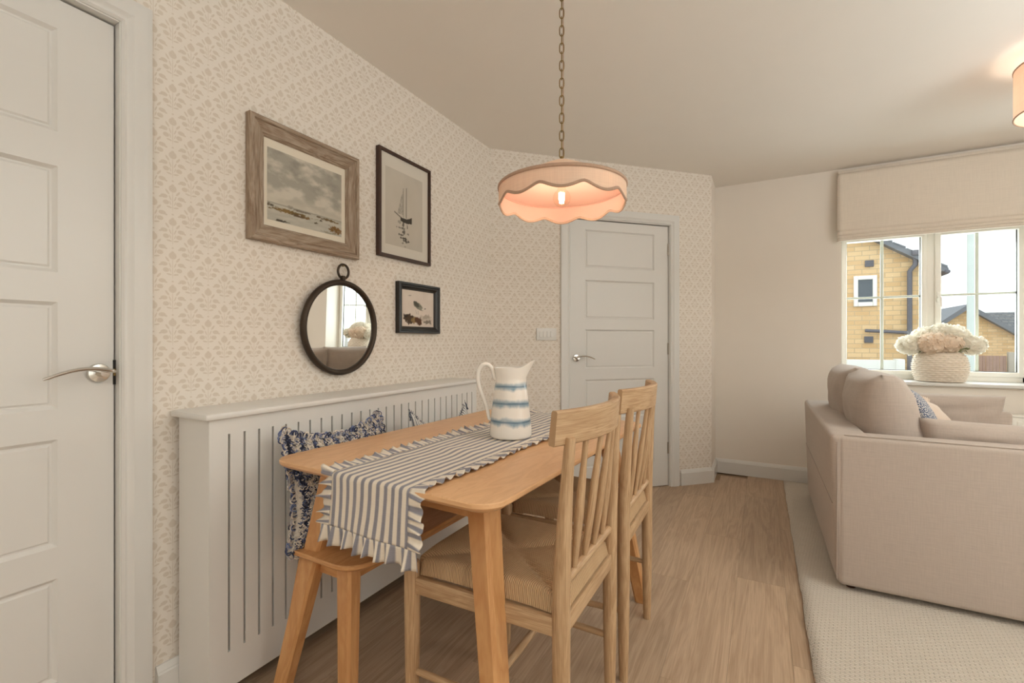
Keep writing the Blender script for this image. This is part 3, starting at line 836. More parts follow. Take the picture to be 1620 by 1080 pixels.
bm = newbm(); frame_ring(bm, a0, a1, c0, c1, [(0, -.001), (0, -.026), (.004, -.030), (.010, -.029), (.016, -.030), (.019, -.024), (.026, -.027), (.034, -.023), (.046, -.017), (.052, -.017), (.056, -.012), (.060, -.013), (.064, -.007)])
finish('frame_moulding', bm, 'driftwood', p1, ML, smooth=20)
bm = newbm(); box(bm, a0 + .05, a1 - .05, -.006, -.002, c0 + .05, c1 - .05); finish('mount', bm, 'mount', p1, ML, smooth=0)
art('seascape_print', p1, 1.052, 1.392, 1.552, 1.820, -.0068, sea, 130, 100)
# 2: sailing ship
def ship(u, v):
    c = mixc(G('bdb5a8'), G('c8c0b3'), fbm(u, v, 2.5, 3)); ink = G('2c251f'); gr = G('8f887e')
    r = fbm(u * 3, v * 3, 9, 3) - .5
    # sails
    def tri(uc0, uc1, vb, vt, side):
        if vb < v < vt:
            f = (v - vb) / (vt - vb); w = (uc1 - uc0) * (1 - f) ** .8
            return uc1 - w < u < uc1 if side else uc0 < u < uc0 + w
        return False
    if tri(.31, .455, .44, .76, True): c = mixc(c, gr, .55 + r)
    if tri(.50, .545, .42, .78, False): c = mixc(c, gr, .3)
    if abs(u - .46) < .007 and .40 < v < .80: c = mixc(c, ink, .85)
    if abs(u - .545) < .007 and .40 < v < .82: c = mixc(c, ink, .6)
    # hull
    top = .395 + .05 * ((u - .5) / .2) ** 2 * (1 if u > .5 else .5)
    if .38 < u < .70 and v < top and v > .335 + .1 * abs(u - .54): c = mixc(c, ink, .95)
    if abs(v - (.395 + (.40 - u) * .3)) < .008 and .22 < u < .40: c = mixc(c, ink, .8)
    # reflections
    for (uc, vv, w, h, s) in ((.46, .31, .03, .05, .8), (.57, .30, .02, .05, .6), (.44, .26, .10, .018, .6), (.47, .21, .05, .03, .8), (.58, .20, .03, .02, .6), (.38, .255, .08, .012, .6), (.40, .165, .07, .014, .8), (.47, .125, .10, .016, .9), (.52, .095, .09, .02, .9), (.44, .06, .05, .012, .6), (.50, .02, .04, .01, .4), (.36, .33, .06, .02, .4)):
        q = sqrt(((u - uc) / w) ** 2 + ((v - vv) / h) ** 2) + r * 1.6
        if q < 1: c = mixc(c, ink, min(1, (1 - q) * 2.5) * s)
    return c
p2 = root('picture_frame', 'tall sailing ship print in a thin dark brown frame', 'picture')
a0, a1, c0, c1 = 1.600, 1.985, 1.51, 2.03
bm = newbm(); frame_ring(bm, a0, a1, c0, c1, [(0, -.001), (0, -.022), (.002, -.024), (.014, -.024), (.015, -.022), (.015, -.012)]); finish('frame_moulding', bm, 'darkwood', p2, ML, smooth=20)
bm = newbm(); box(bm, a0 + .01, a1 - .01, -.012, -.004, c0 + .01, c1 - .01); finish('mount', bm, 'pass2', p2, ML, smooth=0)
art('ship_print', p2, 1.650, 1.925, 1.575, 1.952, -.0126, ship, 100, 140)
# 3: gull
def gull(u, v):
    c = mixc(G('d6c8bb'), G('dfd3c7'), fbm(u, v, 3, 3)); r = fbm(u * 2, v * 2, 8, 3) - .5
    def el(uc, vc, a, b, rot, col, s=1.0, k=.5):
        nonlocal c
        du, dv = u - uc, v - vc; x = du * cos(rot) + dv * sin(rot); y = -du * sin(rot) + dv * cos(rot)
        q = sqrt((x / a) ** 2 + (y / b) ** 2) + r * k
        if q < 1: c = mixc(c, G(col), min(1, (1 - q) * 5) * s)
    el(.74, .22, .22, .14, .1, 'b7ab9c', .7, .9); el(.75, .30, .12, .06, .2, '8c8273', .5, 1.2)
    el(.24, .22, .20, .13, -.25, '4a3a2b', 1, .7); el(.40, .20, .12, .09, .5, '8f7449', .9, .7); el(.52, .18, .14, .10, -.6, '5b3d2b', 1, .7); el(.80, .16, .14, .05, 0, '4d4438', .7, 1.0); el(.14, .30, .06, .05, 0, '2f2822', .9, .8)
    el(.50, .575, .17, .085, -.55, '7c7a6b', 1, .35); el(.45, .62, .11, .06, -.75, '4d4c44', .9, .4); el(.60, .50, .10, .05, -.2, '8f8c80', .8, .2); el(.665, .50, .05, .035, .2, 'd8cfc2', 1, .1); el(.72, .515, .035, .012, .2, '453f38', 1, .1)
    el(.50, .40, .006, .06, 0, '6c655b', .7, 0); el(.44, .41, .006, .06, .1, '6c655b', .7, 0)
    el(.25, .83, .06, .012, .15, '8c8478', .8, .4)
    return c
p3 = root('picture_frame', 'small gull print in a square black moulded frame', 'picture')
a0, a1, c0, c1 = 1.732, 2.062, 1.143, 1.402
bm = newbm(); frame_ring(bm, a0, a1, c0, c1, [(0, -.001), (0, -.026), (.003, -.028), (.010, -.028), (.013, -.023), (.020, -.024), (.030, -.018), (.034, -.012), (.036, -.006)]); finish('frame_moulding', bm, 'blackframe', p3, ML, smooth=20)
bm = newbm(); box(bm, a0 + .03, a1 - .03, -.006, -.002, c0 + .03, c1 - .03); finish('mount', bm, 'mount', p3, ML, smooth=0)
art('gull_print', p3, a0 + .036, a1 - .036, c0 + .030, c1 - .030, -.0068, gull, 90, 80)

# round mirror: built in its own frame (x along wall, y into wall, z up), then leaned forward and turned a little
mr = root('round_mirror', 'round wall mirror in dark bronze rim with hanging ring', 'mirror')
MM = Matrix.Translation((.012, 1.381, 1.16)) @ Matrix.Rotation(radians(1.6), 4, 'Z') @ Matrix.Rotation(radians(1.3), 4, 'Y') @ Matrix(((0, -1, 0, 0), (1, 0, 0, 0), (0, 0, 1, 0), (0, 0, 0, 1)))
bm = newbm(); RM = .1925
tube(bm, [(RM * cos(2 * pi * k / 72), -.010, RM * sin(2 * pi * k / 72)) for k in range(72)], .0125, 10, closed=True, flat=(1.0, 1.1)); finish('rim', bm, 'bronze', mr, MM)
bm = newbm(); vs = [bm.verts.new((.186 * cos(2 * pi * k / 72), -.009, .186 * sin(2 * pi * k / 72))) for k in range(72)]; vb = [bm.verts.new((.192 * cos(2 * pi * k / 72), -.003, .192 * sin(2 * pi * k / 72))) for k in range(72)]
bm.faces.new(vs); bm.faces.new(vb[::-1])
for k in range(72): bm.faces.new((vs[k], vb[k], vb[(k + 1) % 72], vs[(k + 1) % 72]))
finish('mirror_glass', bm, 'mirror', mr, MM, smooth=0)
bm = newbm(); rr = .029; zc = RM + .048
tube(bm, [(.003 + rr * sin(2 * pi * k / 40), -.010, zc + rr * 1.05 * cos(2 * pi * k / 40)) for k in range(40)], .0052, 8, closed=True); finish('hanging_ring', bm, 'bronze', mr, MM)
bm = newbm(); box(bm, -.008, .008, -.020, -.001, RM + .002, RM + .030, .003); finish('bracket', bm, 'bronze', mr, MM)
bm = newbm(); tube(bm, [(0.003, -.002, zc + rr - .004), (.003, -.014, zc + rr - .005)], .003, 8); finish('wall_hook', bm, 'brass', mr, MM)

# light switch
sw = root('light_switch', 'white double plate light switch beside the far door', 'switch')
bm = newbm(); box(bm, .331, .479, -.009, -.0005, 1.108, 1.193, .003, 3); finish('plate', bm, 'white', sw, MF)
for k in range(4):
    bm = newbm(); a = .350 + k * .028; box(bm, a, a + .026, -.012, -.008, 1.130, 1.171, .0015, 1); finish('rocker', bm, 'white', sw, MF)

# ------------------------------------------------------------------ table
TR = radians(-2.5)
tb = root('dining_table', 'oiled pine dining table with splayed tapered legs', 'table', (.739, 1.440, 0), TR)
bm = newbm(); slab(bm, .795, 1.2, .065, [(.020, .724), (.004, .734), (0, .739), (0, .7475), (.002, .7495), (.005, .75)]); finish('tabletop', bm, 'pine', tb, smooth=35)
for sx in (-1, 1):
    for sy in (-1, 1):
        bm = newbm(); leg(bm, (sx * .275, sy * .455, .726), (sx * (.398 if sx > 0 else .425), sy * .549, 0), .074, .062, .050, .046, .16, rot=sx * sy * .12); finish('leg', bm, 'pine_leg', tb, smooth=20)
for sx in (-1, 1):
    bm = newbm(); box(bm, sx * .268 - .011, sx * .268 + .011, -.43, .43, .655, .7245, .002); finish('apron', bm, 'pine_leg', tb)
for sy in (-1, 1):
    bm = newbm(); box(bm, -.25, .25, sy * .452 - .011, sy * .452 + .011, .655, .7245, .002); finish('apron', bm, 'pine_leg', tb)

# runner --------------------------------------------------
rn = root('table_runner', 'grey and cream striped runner with ruffled edges along table', 'table runner', (.739, 1.440, 0), TR)
HW = .138; HY = .6; zt = .7535; R_ = .012; hang = .125
segs = [('n', hang), ('bn', R_ * pi / 2), ('t', 2 * HY - 2 * R_ + .012), ('bf', R_ * pi / 2), ('f', hang)]
LT = sum(s[1] for s in segs)
y0n = -HY - .006
def path(s):
    """position (y,z) and outward normal for arc length s"""
    if s < hang: return (y0n - (hang - s) * .10, zt - R_ - (hang - s) * .99, -1, .1)
    s -= hang; q = R_ * pi / 2
    if s < q:
        a = s / R_; return (y0n + R_ - R_ * cos(a), zt - R_ + R_ * sin(a), -cos(a), sin(a))
    s -= q; t_ = segs[2][1]
    if s < t_: return (y0n + R_ + s, zt, 0, 1)
    s -= t_
    if s < q:
        a = s / R_; return (y0n + R_ + t_ + R_ * sin(a), zt - R_ + R_ * cos(a), sin(a), cos(a))
    s -= q; return (y0n + 2 * R_ + t_ + s * .06, zt - R_ - s * .99, 1, .06)
def wav(x, s):
    on_t = min(1, max(0, (s - hang - .03) / .08)) * min(1, max(0, (LT - hang - .03 - s) / .08))
    a = .0055 * max(0, noise.noise(Vector((x * 5 + 3, s * 9, 1)))) + .003 * max(0, sin(s * 16 + x * 9 + 1.3 * sin(s * 5)))*max(0,noise.noise(Vector((x*3,s*3,7)))+.3)
    if s < hang: return .004 * sin(x * 30 + 1) * (1 - s / hang) + .004 * noise.noise(Vector((x * 8, s * 8, 2)))
    return a * on_t
def runf(u, v):
    x = (u - .5) * 2 * HW; s = v * LT
    y, z, ny, nz = path(s); h = wav(x, s)
    x += .004 * sin(s * 7) + .003 * sin(s * 17 + 1)
    if s < hang: x += (hang - s) * (.03 + .0)
    return (x + .028, y + ny * h, z + nz * h)
bm = newbm(); nV = 260; grid(bm, 28, nV, runf, lambda u, v: (u * 2 * HW + .009 * noise.noise(Vector((u * 1.6, v * LT * 3.2, 5))), v * LT)); finish('runner_cloth', bm, 'runner', rn, smooth=80).modifiers.new('s', 'SOLIDIFY').thickness = .0015
rnd = random.Random(3)
def ruffle(name, edgefn, L, width, amp, n_waves, seed, ontable):
    r = random.Random(seed); ph = [0.0]; 
    N = int(n_waves * 12)
    # random local wavelength
    f = [0]
    for i in range(N): f.append(f[-1] + (1 + .85 * noise.noise(Vector((i * .07, seed, 0)))))
    tot = f[-1]
    bm = newbm()
    def fn(u, w):
        i = round(u * N); s = u * L; phs = 2 * pi * n_waves * f[i] / tot
        P, T, O, Nn, tab = edgefn(s)
        A = amp * (.9 + .9 * noise.noise(Vector((s * 6, seed, 4)))) * (.12 + .88 * w)
        h = A * (sin(phs) + .35 * sin(2.3 * phs + seed)); side = .004 * w * cos(phs)
        if tab: h = A * .55 * (1.35 + sin(phs) + .3 * sin(2.3 * phs + seed))
        wid = width * (1 + .06 * sin(phs * .5 + seed)) * w
        return P + O * wid + T * side + Nn * (h + (.0005 if tab else 0))
    grid(bm, N, 6, fn, lambda u, w: (f[round(u * N)] / tot * L * 1.2, w * width))
    o = finish(name, bm, 'runner', rn, smooth=80); o.modifiers.new('s', 'SOLIDIFY').thickness = .0012
def side_edge(sgn):
    def e(s):
        v = min(1, s / LT); p = Vector(runf(0 if sgn < 0 else 1, v)); pa = Vector(runf(0 if sgn < 0 else 1, max(0, v - .004))); pb = Vector(runf(0 if sgn < 0 else 1, min(1, v + .004)))
        T = (pb - pa).normalized(); y, z, ny, nz = path(min(s, LT)); Nn = Vector((0, ny, nz)).normalized()
        tab = hang + .01 < s < LT - hang - .01
        O = Vector((sgn, 0, 0)) if tab else Vector((sgn, 0, -.12)).normalized()
        return p, T, O, Nn, tab
    return e
def end_edge(v0):
    def e(s):
        u = min(1, max(0, s / (2 * HW + .06) * 1.0)); uu = (s - .03) / (2 * HW)
        p = Vector(runf(min(1, max(0, uu)), v0)); p.x = (uu - .5) * 2 * HW + .028 + (hang * .03 if v0 < .5 else 0)
        y, z, ny, nz = path(v0 * LT); Nn = Vector((0, ny, nz)).normalized()
        return p, Vector((1, 0, 0)), Vector((0, -.10 if v0 < .5 else .06, -1)).normalized(), Nn, False
    return e
ruffle('ruffle', side_edge(-1), LT, .042, .010, 42, 1, True)
ruffle('ruffle', side_edge(1), LT, .042, .010, 42, 2, True)
ruffle('ruffle', end_edge(0.0), 2 * HW + .06, .046, .013, 8, 3, False)
ruffle('ruffle', end_edge(1.0), 2 * HW + .06, .046, .013, 8, 4, False)

# jug ------------------------------------------------------
JG = (.81, 1.455, .7555)
jg = root('pitcher_jug', 'white glazed pitcher with three blurred blue bands on runner', 'jug', JG, radians(28))
bm = newbm(); n = 64
def jf(r, z, a):
    # spout towards local +x
    q = max(0, cos(a)); t_ = max(0, (z - .205) / .05)
    rr = r + .034 * t_ ** 1.3 * q ** 6 ; rr *= 1 - .06 * t_ * abs(sin(a)) 
    zz = z + .034 * t_ ** 1.5 * q ** 5
    return (rr * cos(a), rr * sin(a), zz)
prof = [(.0, .001), (.066, .001), (.074, .004), (.0765, .012), (.0755, .03), (.071, .08), (.0645, .135), (.058, .185), (.0545, .207), (.0545, .212), (.056, .222), (.058, .235), (.0595, .247), (.0600, .2505), (.0580, .2505), (.056, .240), (.053, .215), (.060, .14), (.071, .03), (.0, .012)]
lathe(bm, prof, n, fn=jf, cap=(False, False)); finish('jug_body', bm, 'jug', jg, smooth=60)
bm = newbm(); pts = []
ctrl = [(-.052, .222), (-.046, .214), (-.050, .207), (-.058, .212), (-.062, .228), (-.070, .250), (-.086, .262), (-.104, .258), (-.117, .236), (-.118, .205), (-.112, .175), (-.100, .145), (-.088, .110), (-.082, .085), (-.079, .068), (-.074, .062)]
def cr(P, t):
    i = min(int(t), len(P) - 2); f = t - i; p0, p1, p2, p3 = P[max(0, i - 1)], P[i], P[i + 1], P[min(len(P) - 1, i + 2)]
    return [.5 * (2 * b + (c - a) * f + (2 * a - 5 * b + 4 * c - d) * f * f + (3 * b - a - 3 * c + d) * f ** 3) for a, b, c, d in zip(p0, p1, p2, p3)]
for k in range(61):
    x, z = cr(ctrl, k / 60 * (len(ctrl) - 1)); pts.append((x, 0, z))
tube(bm, pts, [.0055 + .0025 * sin(pi * k / 60) for k in range(61)], 12, flat=(1.0, 1.35), up=(1, 0, 0)); finish('jug_handle', bm, 'porcelain', jg, smooth=60)

# ------------------------------------------------------------------ chairs
def chair_proto():
    r = root('dining_chair', '', 'chair')
    BX, BY, FX, FY = .21, .189, -.215, .20
    for sy in (-1, 1):
        bm = newbm(); N = 22; pts = []; rd = []
        for k in range(N + 1):
            z = .885 * k / N; x = BX + (.022 * max(0, (z - .5) / .385) ** 1.5); pts.append((x, sy * BY, z))
            rd.append(.0145 + .0065 * sin(pi * min(1, max(0, (z - .02) / .92))) ** .8 - (.004 if z > .8 else .004 * max(0, (z - .55) / .25)))
        tube(bm, pts, rd, 14); finish('rear_leg', bm, 'oak', r, smooth=50)
        bm = newbm(); tube(bm, [(FX, sy * FY, 0), (FX, sy * FY, .15), (FX, sy * FY, .40), (FX, sy * FY, .502), (FX, sy * FY, .512), (FX, sy * FY, .515)], [.0145, .018, .0215, .0215, .018, .009], 16); finish('front_leg', bm, 'oak', r, smooth=50)
    for (nm, p0, p1, h) in (('front_rail', (FX, -FY, 0), (FX, FY, 0), 0), ('rear_rail', (BX, -BY, 0), (BX, BY, 0), 0), ('side_rail', (FX, -FY, 0), (BX, -BY, 0), 0), ('side_rail', (FX, FY, 0), (BX, BY, 0), 0)):
        bm = newbm(); d = Vector(p1) - Vector(p0); L = d.length; box(bm, .012, L - .012, -.010, .010, .432, .475, .003, axis=0)
        bm.transform(Matrix.Translation(p0) @ Matrix.Rotation(math.atan2(d.y, d.x), 4, 'Z')); finish(nm, bm, 'oak', r, smooth=40)
    # woven seat: four pillowed triangles meeting on the diagonals
    bm = newbm(); uvl = bm.loops.layers.uv.active; N = 56; ax, ay = .218, .196; V = []
    for i in range(N + 1):
        row = []
        for j in range(N + 1):
            u, v = i / N * 2 - 1, j / N * 2 - 1; t_ = max(abs(u), abs(v)); dl = abs(abs(u) - abs(v))
            z = .522 - .012 * exp(-(dl / .07) ** 2) * min(1, t_ * 3) + .006 * t_ * (1 - exp(-(dl / .25) ** 2)) - .010 * (1 - t_) ** 2
            if t_ > .87: z -= .034 * (1 - sqrt(max(0, 1 - ((t_ - .87) / .13) ** 2)))
            z -= .012 * max(0, t_ - .97) / .03
            w = 1 - .05 * (u + 1) / 2
            notch = min(abs(u), abs(v)); k = 1 - .08 * max(0, (notch - .86) / .14)
            row.append(bm.verts.new((-.004 + u * ax * k, v * ay * w * k, z)))
        V.append(row)
    for i in range(N):
        for j in range(N):
            f = bm.faces.new((V[i][j], V[i + 1][j], V[i + 1][j + 1], V[i][j + 1])); c = f.calc_center_median()
            side = abs((c.x + .004) / ax) > abs(c.y / ay)
            for l in f.loops:
                p = l.vert.co; l[uvl].uv = (p.y, p.x) if side else (p.x, p.y)
    finish('woven_seat', bm, 'rush', r, smooth=60)
    # bowed top rail
    bm = newbm(); N = 24; zb, zt_ = .868, .947; H = .222; uvl = bm.loops.layers.uv.active; prev = None
    for k in range(N + 1):
        q = k / N * 2 - 1; y = H * q; x = .258 - .058 * q * q; th = .013 - .002 * q * q
        nx, ny = 1, (2 * .058 * q / H); ln = sqrt(nx * nx + ny * ny); nx /= ln; ny /= ln
        ring = []
        for (s, z) in ((-1, zb + .003), (-.7, zb), (.7, zb), (1, zb + .003), (1 * .9, zt_ - .004), (.55, zt_), (-.55, zt_), (-.9, zt_ - .004)):
            lean = (z - zb) * .10
            ring.append(bm.verts.new((x + nx * th * s + lean, y + ny * th * s, z)))
        if prev:
            for m in range(8):
                f = bm.faces.new((prev[m], prev[(m + 1) % 8], ring[(m + 1) % 8], ring[m]))
                for l in f.loops: l[uvl].uv = (l.vert.co.y, l.vert.co.z + (.2 if m < 3 else 0))
        else: bm.faces.new(ring[::-1])
        prev = ring
    bm.faces.new(prev); finish('top_rail', bm, 'oak', r, smooth=40)
    bm = newbm(); tube(bm, [(BX + .0, -BY + .01, .547), (BX, 0, .547), (BX, BY - .01, .547)], .0115, 12); finish('back_rod', bm, 'oak', r)
    for k in range(4):
        q = (k + 1) / 5 * 2 - 1; yb = BY * q * .96; yt = BY * q * 1.0; xt = .258 - .058 * (yt / .222) ** 2; pts = []; rd = []
        for m in range(11):
            f = m / 10; pts.append((BX + (xt - BX) * f, yb + (yt - yb) * f, .547 + f * .330)); rd.append(.0075 + .0055 * sin(pi * min(1, f * 1.15)) ** 1.0 if f < .87 else .0085)
        bm = newbm(); tube(bm, pts, rd, 12, flat=(.8, 1.15), up=(1, 0, 0)); finish('spindle', bm, 'oak', r, smooth=50)
    for sy in (-1, 1):
        bm = newbm(); tube(bm, [(FX, sy * FY, .222), (0, sy * (FY + BY) / 2, .222), (BX, sy * BY, .222)], [.0085, .0115, .0085], 10); finish('stretcher', bm, 'oak', r)
    bm = newbm(); tube(bm, [(-.0, -.193, .222), (0, 0, .222), (0, .193, .222)], [.0085, .0115, .0085], 10); finish('stretcher', bm, 'oak', r)
    return r
c1_ = chair_proto(); c2_ = copy_tree(c1_)
c1_.location = (1.0, 1.152, 0); c2_.location = (1.0, 1.668, 0); c2_.rotation_euler = (0, 0, radians(1.0))
tag(c1_, 'nearer pale oak spindle back chair with woven cord seat at table', 'chair', 'dining chairs along the table')
tag(c2_, 'farther pale oak spindle back chair standing behind the nearer one', 'chair', 'dining chairs along the table')

# ------------------------------------------------------------------ bench
bn = root('bench', 'oiled pine bench with rounded ends between table and radiator cover', 'bench', (.450, 1.46, 0), radians(-1))
bm = newbm(); slab(bm, .345, 1.10, .085, [(.014, .438), (.003, .445), (0, .449), (0, .457), (.003, .460)]); finish('bench_top', bm, 'pine_leg', bn, smooth=35)
for sx in (-1, 1):
    for sy in (-1, 1):
        bm = newbm(); leg(bm, (sx * .085, sy * .490, .438), (.120 if sx > 0 else -.172, sy * .525, 0), .062, .052, .046, .042, .18); finish('leg', bm, 'pine_leg', bn, smooth=20)
for sx in (-1, 1):
    bm = newbm(); box(bm, sx * .085 - .01, sx * .085 + .01, -.46, .46, .385, .438, .002); finish('apron', bm, 'pine_leg', bn)
for sy in (-1, 1):
    bm = newbm(); box(bm, -.06, .06, sy * .487 - .01, sy * .487 + .01, .385, .438, .002); finish('apron', bm, 'pine_leg', bn)

# ------------------------------------------------------------------ cushions
def pillow(bm, w, h, t, N=28, pinch=.10, rough=0, seed=0, sag=0, ear=.0, power=.5, flare=0):
    """closed cushion in the local xz plane, thickness along y"""
    uvl = bm.loops.layers.uv.active; F = {}
    def pos(u, v, s):
        k = 1 - pinch * (1 - abs(u * v) ** .9) * (max(abs(u), abs(v)) ** 3)
        x = u * w / 2 * (1 - pinch * (1 - v * v) * abs(u) ** 2); z = v * h / 2 * (1 - pinch * (1 - u * u) * abs(v) ** 2)
        if v < 0: x += u * flare * v * v
        if v > 0: z -= sag * (1 - u * u) * v
        if v > 0 and ear: z += ear * max(0, abs(u) - .6) ** 1.5 * v * 4
        th = t / 2 * ((1 - u * u) ** power * (1 - v * v) ** power)
        if rough: th += rough * noise.noise(Vector((u * 3 + seed, v * 3, s))) * min(1, 8 * (1 - abs(u)) * (1 - abs(v)))
        return (x, s * th, z)
    for s in (-1, 1):
        for i in range(N + 1):
            for j in range(N + 1):
                edge = i in (0, N) or j in (0, N); key = (i, j, 0 if edge else s)
                if key not in F:
                    u, v = i / N * 2 - 1, j / N * 2 - 1
                    u = math.copysign(abs(u) ** .8, u); v = math.copysign(abs(v) ** .8, v)
                    F[key] = bm.verts.new(pos(u, v, s))
    for s in (-1, 1):
        for i in range(N):
            for j in range(N):
                ks = [(i, j), (i + 1, j), (i + 1, j + 1), (i, j + 1)]
                vs = [F[(a, b, 0 if (a in (0, N) or b in (0, N)) else s)] for a, b in ks]
                if s > 0: vs = vs[::-1]; ks = ks[::-1]
                f = bm.faces.new(vs)
                for l, (a, b) in zip(f.loops, ks): l[uvl].uv = ((a / N - .5) * w, (b / N - .5) * h)
    return pos

def yarn(name, parent, pos, w, h, M, seed=5, nsurf=700, nedge=170, cols=('2b2e42', '3a4468', '66749c', 'e2d8cb', 'cfc4b6', 'a9a6aa')):
    r = random.Random(seed); bm = newbm(); col = bm.verts.layers.float_color.new('Col')
    def loop(p, d, side, size, c, rad):
        P = [p + d * (size * sin(pi * k / 6)) + side * (size * .55 * cos(pi * k / 6)) for k in range(7)]
        before = len(bm.verts); tube(bm, P, rad, 5, cap=False); bm.verts.ensure_lookup_table()
        for v in bm.verts[before:]: v[col] = c
    C = [lin(c) for c in cols]
    for k in range(nsurf):
        u, v = r.uniform(-.97, .97), r.uniform(-.97, .97); s = -1
        row = sin((u * w / 2 + .03 * noise.noise(Vector((u * 2, v * 2, seed)))) * 2 * pi / .04)
        c = r.choice(C[:3]) if row + r.uniform(-1.4, 1.4) > .25 else r.choice(C[3:])
        p = Vector(pos(u, v, s)); n = Vector((r.uniform(-.5, .5), -1, r.uniform(-.6, .2))).normalized(); sd = Vector((r.uniform(-1, 1), 0, r.uniform(-1, 1))).normalized()
        loop(p, n, sd, r.uniform(.005, .009), c, .0017)
    for k in range(nedge):
        q = r.random() * 4; e = int(q); f = (q - e) * 2 - 1
        u, v = ((f, 1), (f, -1), (1, f), (-1, f))[e]
        p = Vector(pos(u, v, -1)); o = Vector(((u if e > 1 else r.uniform(-.4, .4)), r.uniform(-.6, .3), (v if e < 2 else r.uniform(-.4, .4)))).normalized()
        loop(p, o, Vector((o.z, r.uniform(-.3, .3), -o.x)).normalized(), r.uniform(.010, .022), r.choice(C), .0022)
    return finish(name, bm, 'yarn', parent, M, smooth=80, kind='stuff')

def cushM(loc, yaw, lean, roll=0):
    """face local -y; yaw turns it, lean tips the top back"""
    return Matrix.Translation(loc) @ Matrix.Rotation(yaw, 4, 'Z') @ Matrix.Rotation(lean, 4, 'X') @ Matrix.Rotation(roll, 4, 'Y')
cu = root('throw_cushion', 'loopy navy and cream woven cushion on the bench end', 'cushion')
CM = cushM((.312, 1.140, .628), radians(90 - 2), radians(-13), radians(-1))
bm = newbm(); pos = pillow(bm, .40, .36, .14, 34, .035, .006, 2, .035, .01, flare=.045); finish('cushion_cover', bm, 'loop', cu, CM, smooth=80)
yarn('yarn_loops', cu, pos, .40, .36, CM, 5, 3600, 560)
cu2 = root('throw_cushion', 'pinstriped navy and white cushion at the far bench end', 'cushion')
CM2 = cushM((.315, 1.745, .588), radians(90), radians(-14), radians(1))
bm = newbm(); pos2 = pillow(bm, .42, .38, .13, 30, .025, .003, 4, .085, .02); finish('cushion_cover', bm, 'pinstripe', cu2, CM2, smooth=80)
bm = newbm(); col = bm.verts.layers.float_color.new('Col'); r = random.Random(2)
for k in range(90):
    f = r.uniform(-1, 1); p = Vector(pos2(f, 1, -1)); b0 = len(bm.verts)
    tube(bm, [p, p + Vector((r.uniform(-.004, .004), r.uniform(-.004, .004), .006)), p + Vector((r.uniform(-.008, .008), r.uniform(-.006, .006), .013))], .0011, 4); bm.verts.ensure_lookup_table()
    for v in bm.verts[b0:]: v[col] = lin('4b5162')
for sx in (-1, 1):
    for k in range(7):
        p = Vector(pos2(sx, 1, -1)); b0 = len(bm.verts)
        tube(bm, [p, p + Vector((sx * .004 + r.uniform(-.004, .004), r.uniform(-.004, .004), -.015)), p + Vector((sx * .006 + r.uniform(-.010, .01), r.uniform(-.01, .006), -.04))], .0014, 4); bm.verts.ensure_lookup_table()
        for v in bm.verts[b0:]: v[col] = lin('4b5162')
finish('fringe', bm, 'yarn', cu2, CM2, smooth=80, kind='stuff')

# ------------------------------------------------------------------ rug and sofa
bm = newbm()
def rugf(u, v):
    y = -1.2 + v * 5.36; x = 1.758 + u * 2.6
    if u < .02: x += .006 * noise.noise(Vector((y * 5, 0, 0))) + .003 * noise.noise(Vector((y * 30, 2, 0)))
    return (x, y, .013 + .0015 * noise.noise(Vector((x * 9, y * 9, 0))))
grid(bm, 60, 240, rugf)
o = finish('area_rug', bm, 'rug', None, smooth=60); m_ = o.modifiers.new('s', 'SOLIDIFY'); m_.thickness = .012; m_.offset = -1
tag(o, 'large cream chunky weave rug under the sofa', 'rug')

sf = root('sofa', 'oatmeal linen two seater sofa seen from behind on rug', 'sofa')
SX0, SX1, SY0, SY1, SZ = 1.895, 2.885, 2.445, 3.845, .692
def soft(name, x0, x1, y0, y1, z0, z1, bev, mat='sofa', puff=0, seg=4, cuts=0, parent=None, taper=0):
    bm = newbm(); box(bm, x0, x1, y0, y1, z0, z1, bevel=bev, seg=seg)
    if taper:
        for v in bm.verts: v.co.x -= taper * (v.co.z - z0) / (z1 - z0)
    return finish(name, bm, mat, parent or sf, smooth=50)
soft('back_frame', SX0, SX0 + .15, SY0 + .004, SY1 - .004, .045, SZ, .022, taper=.022)
soft('arm', SX0 + .006, SX1, SY0, SY0 + .14, .035, SZ - .002, .022)
soft('arm', SX0 + .006, SX1, SY1 - .14, SY1, .035, SZ - .002, .022)
soft('seat_base', SX0 + .13, SX1 - .01, SY0 + .13, SY1 - .13, .06, .30, .02)
# stitched seams on the outer back and near corner
bm = newbm()
tube(bm, [(SX0 - .0122, SY0 + .02, .385), (SX0 - .0122, (SY0 + SY1) / 2, .388), (SX0 - .0122, SY1 - .02, .385)], .0022, 6)
tube(bm, [(SX0 + .002, SY0 + .001, .06), (SX0 + .004, SY0 - .0005, .66)], .002, 6)
tube(bm, [(SX0 + .03, SY0 + .012, SZ - .001), (SX1 - .03, SY0 + .012, SZ - .003)], .0018, 6)
tube(bm, [(SX0 - .012, SY0 + .03, SZ - .006), (SX0 - .012, SY1 - .03, SZ - .006)], .0018, 6)
finish('seam', bm, 'sofa_piping', sf)
for x in (SX0 + .06, SX1 - .08):
    for y in (SY0 + .06, SY1 - .06):
        bm = newbm(); tube(bm, [(x, y, .0145), (x, y, .05)], [.018, .024], 10); finish('foot', bm, 'darkwood', sf)
for y0, y1 in ((SY0 + .145, (SY0 + SY1) / 2 - .004), ((SY0 + SY1) / 2 + .004, SY1 - .145)):
    soft('seat_cushion', SX0 + .16, SX1 + .01, y0, y1, .30, .475, .045)
def softpillow(name, w, h, t, M, seed, pinch=.05, parent=None, power=.28, mat='sofa', sag=0):
    bm = newbm(); pillow(bm, w, h, t, 26, pinch, .016, seed, sag, 0, power)
    o = finish(name, bm, mat, parent or sf, M, smooth=80); return o
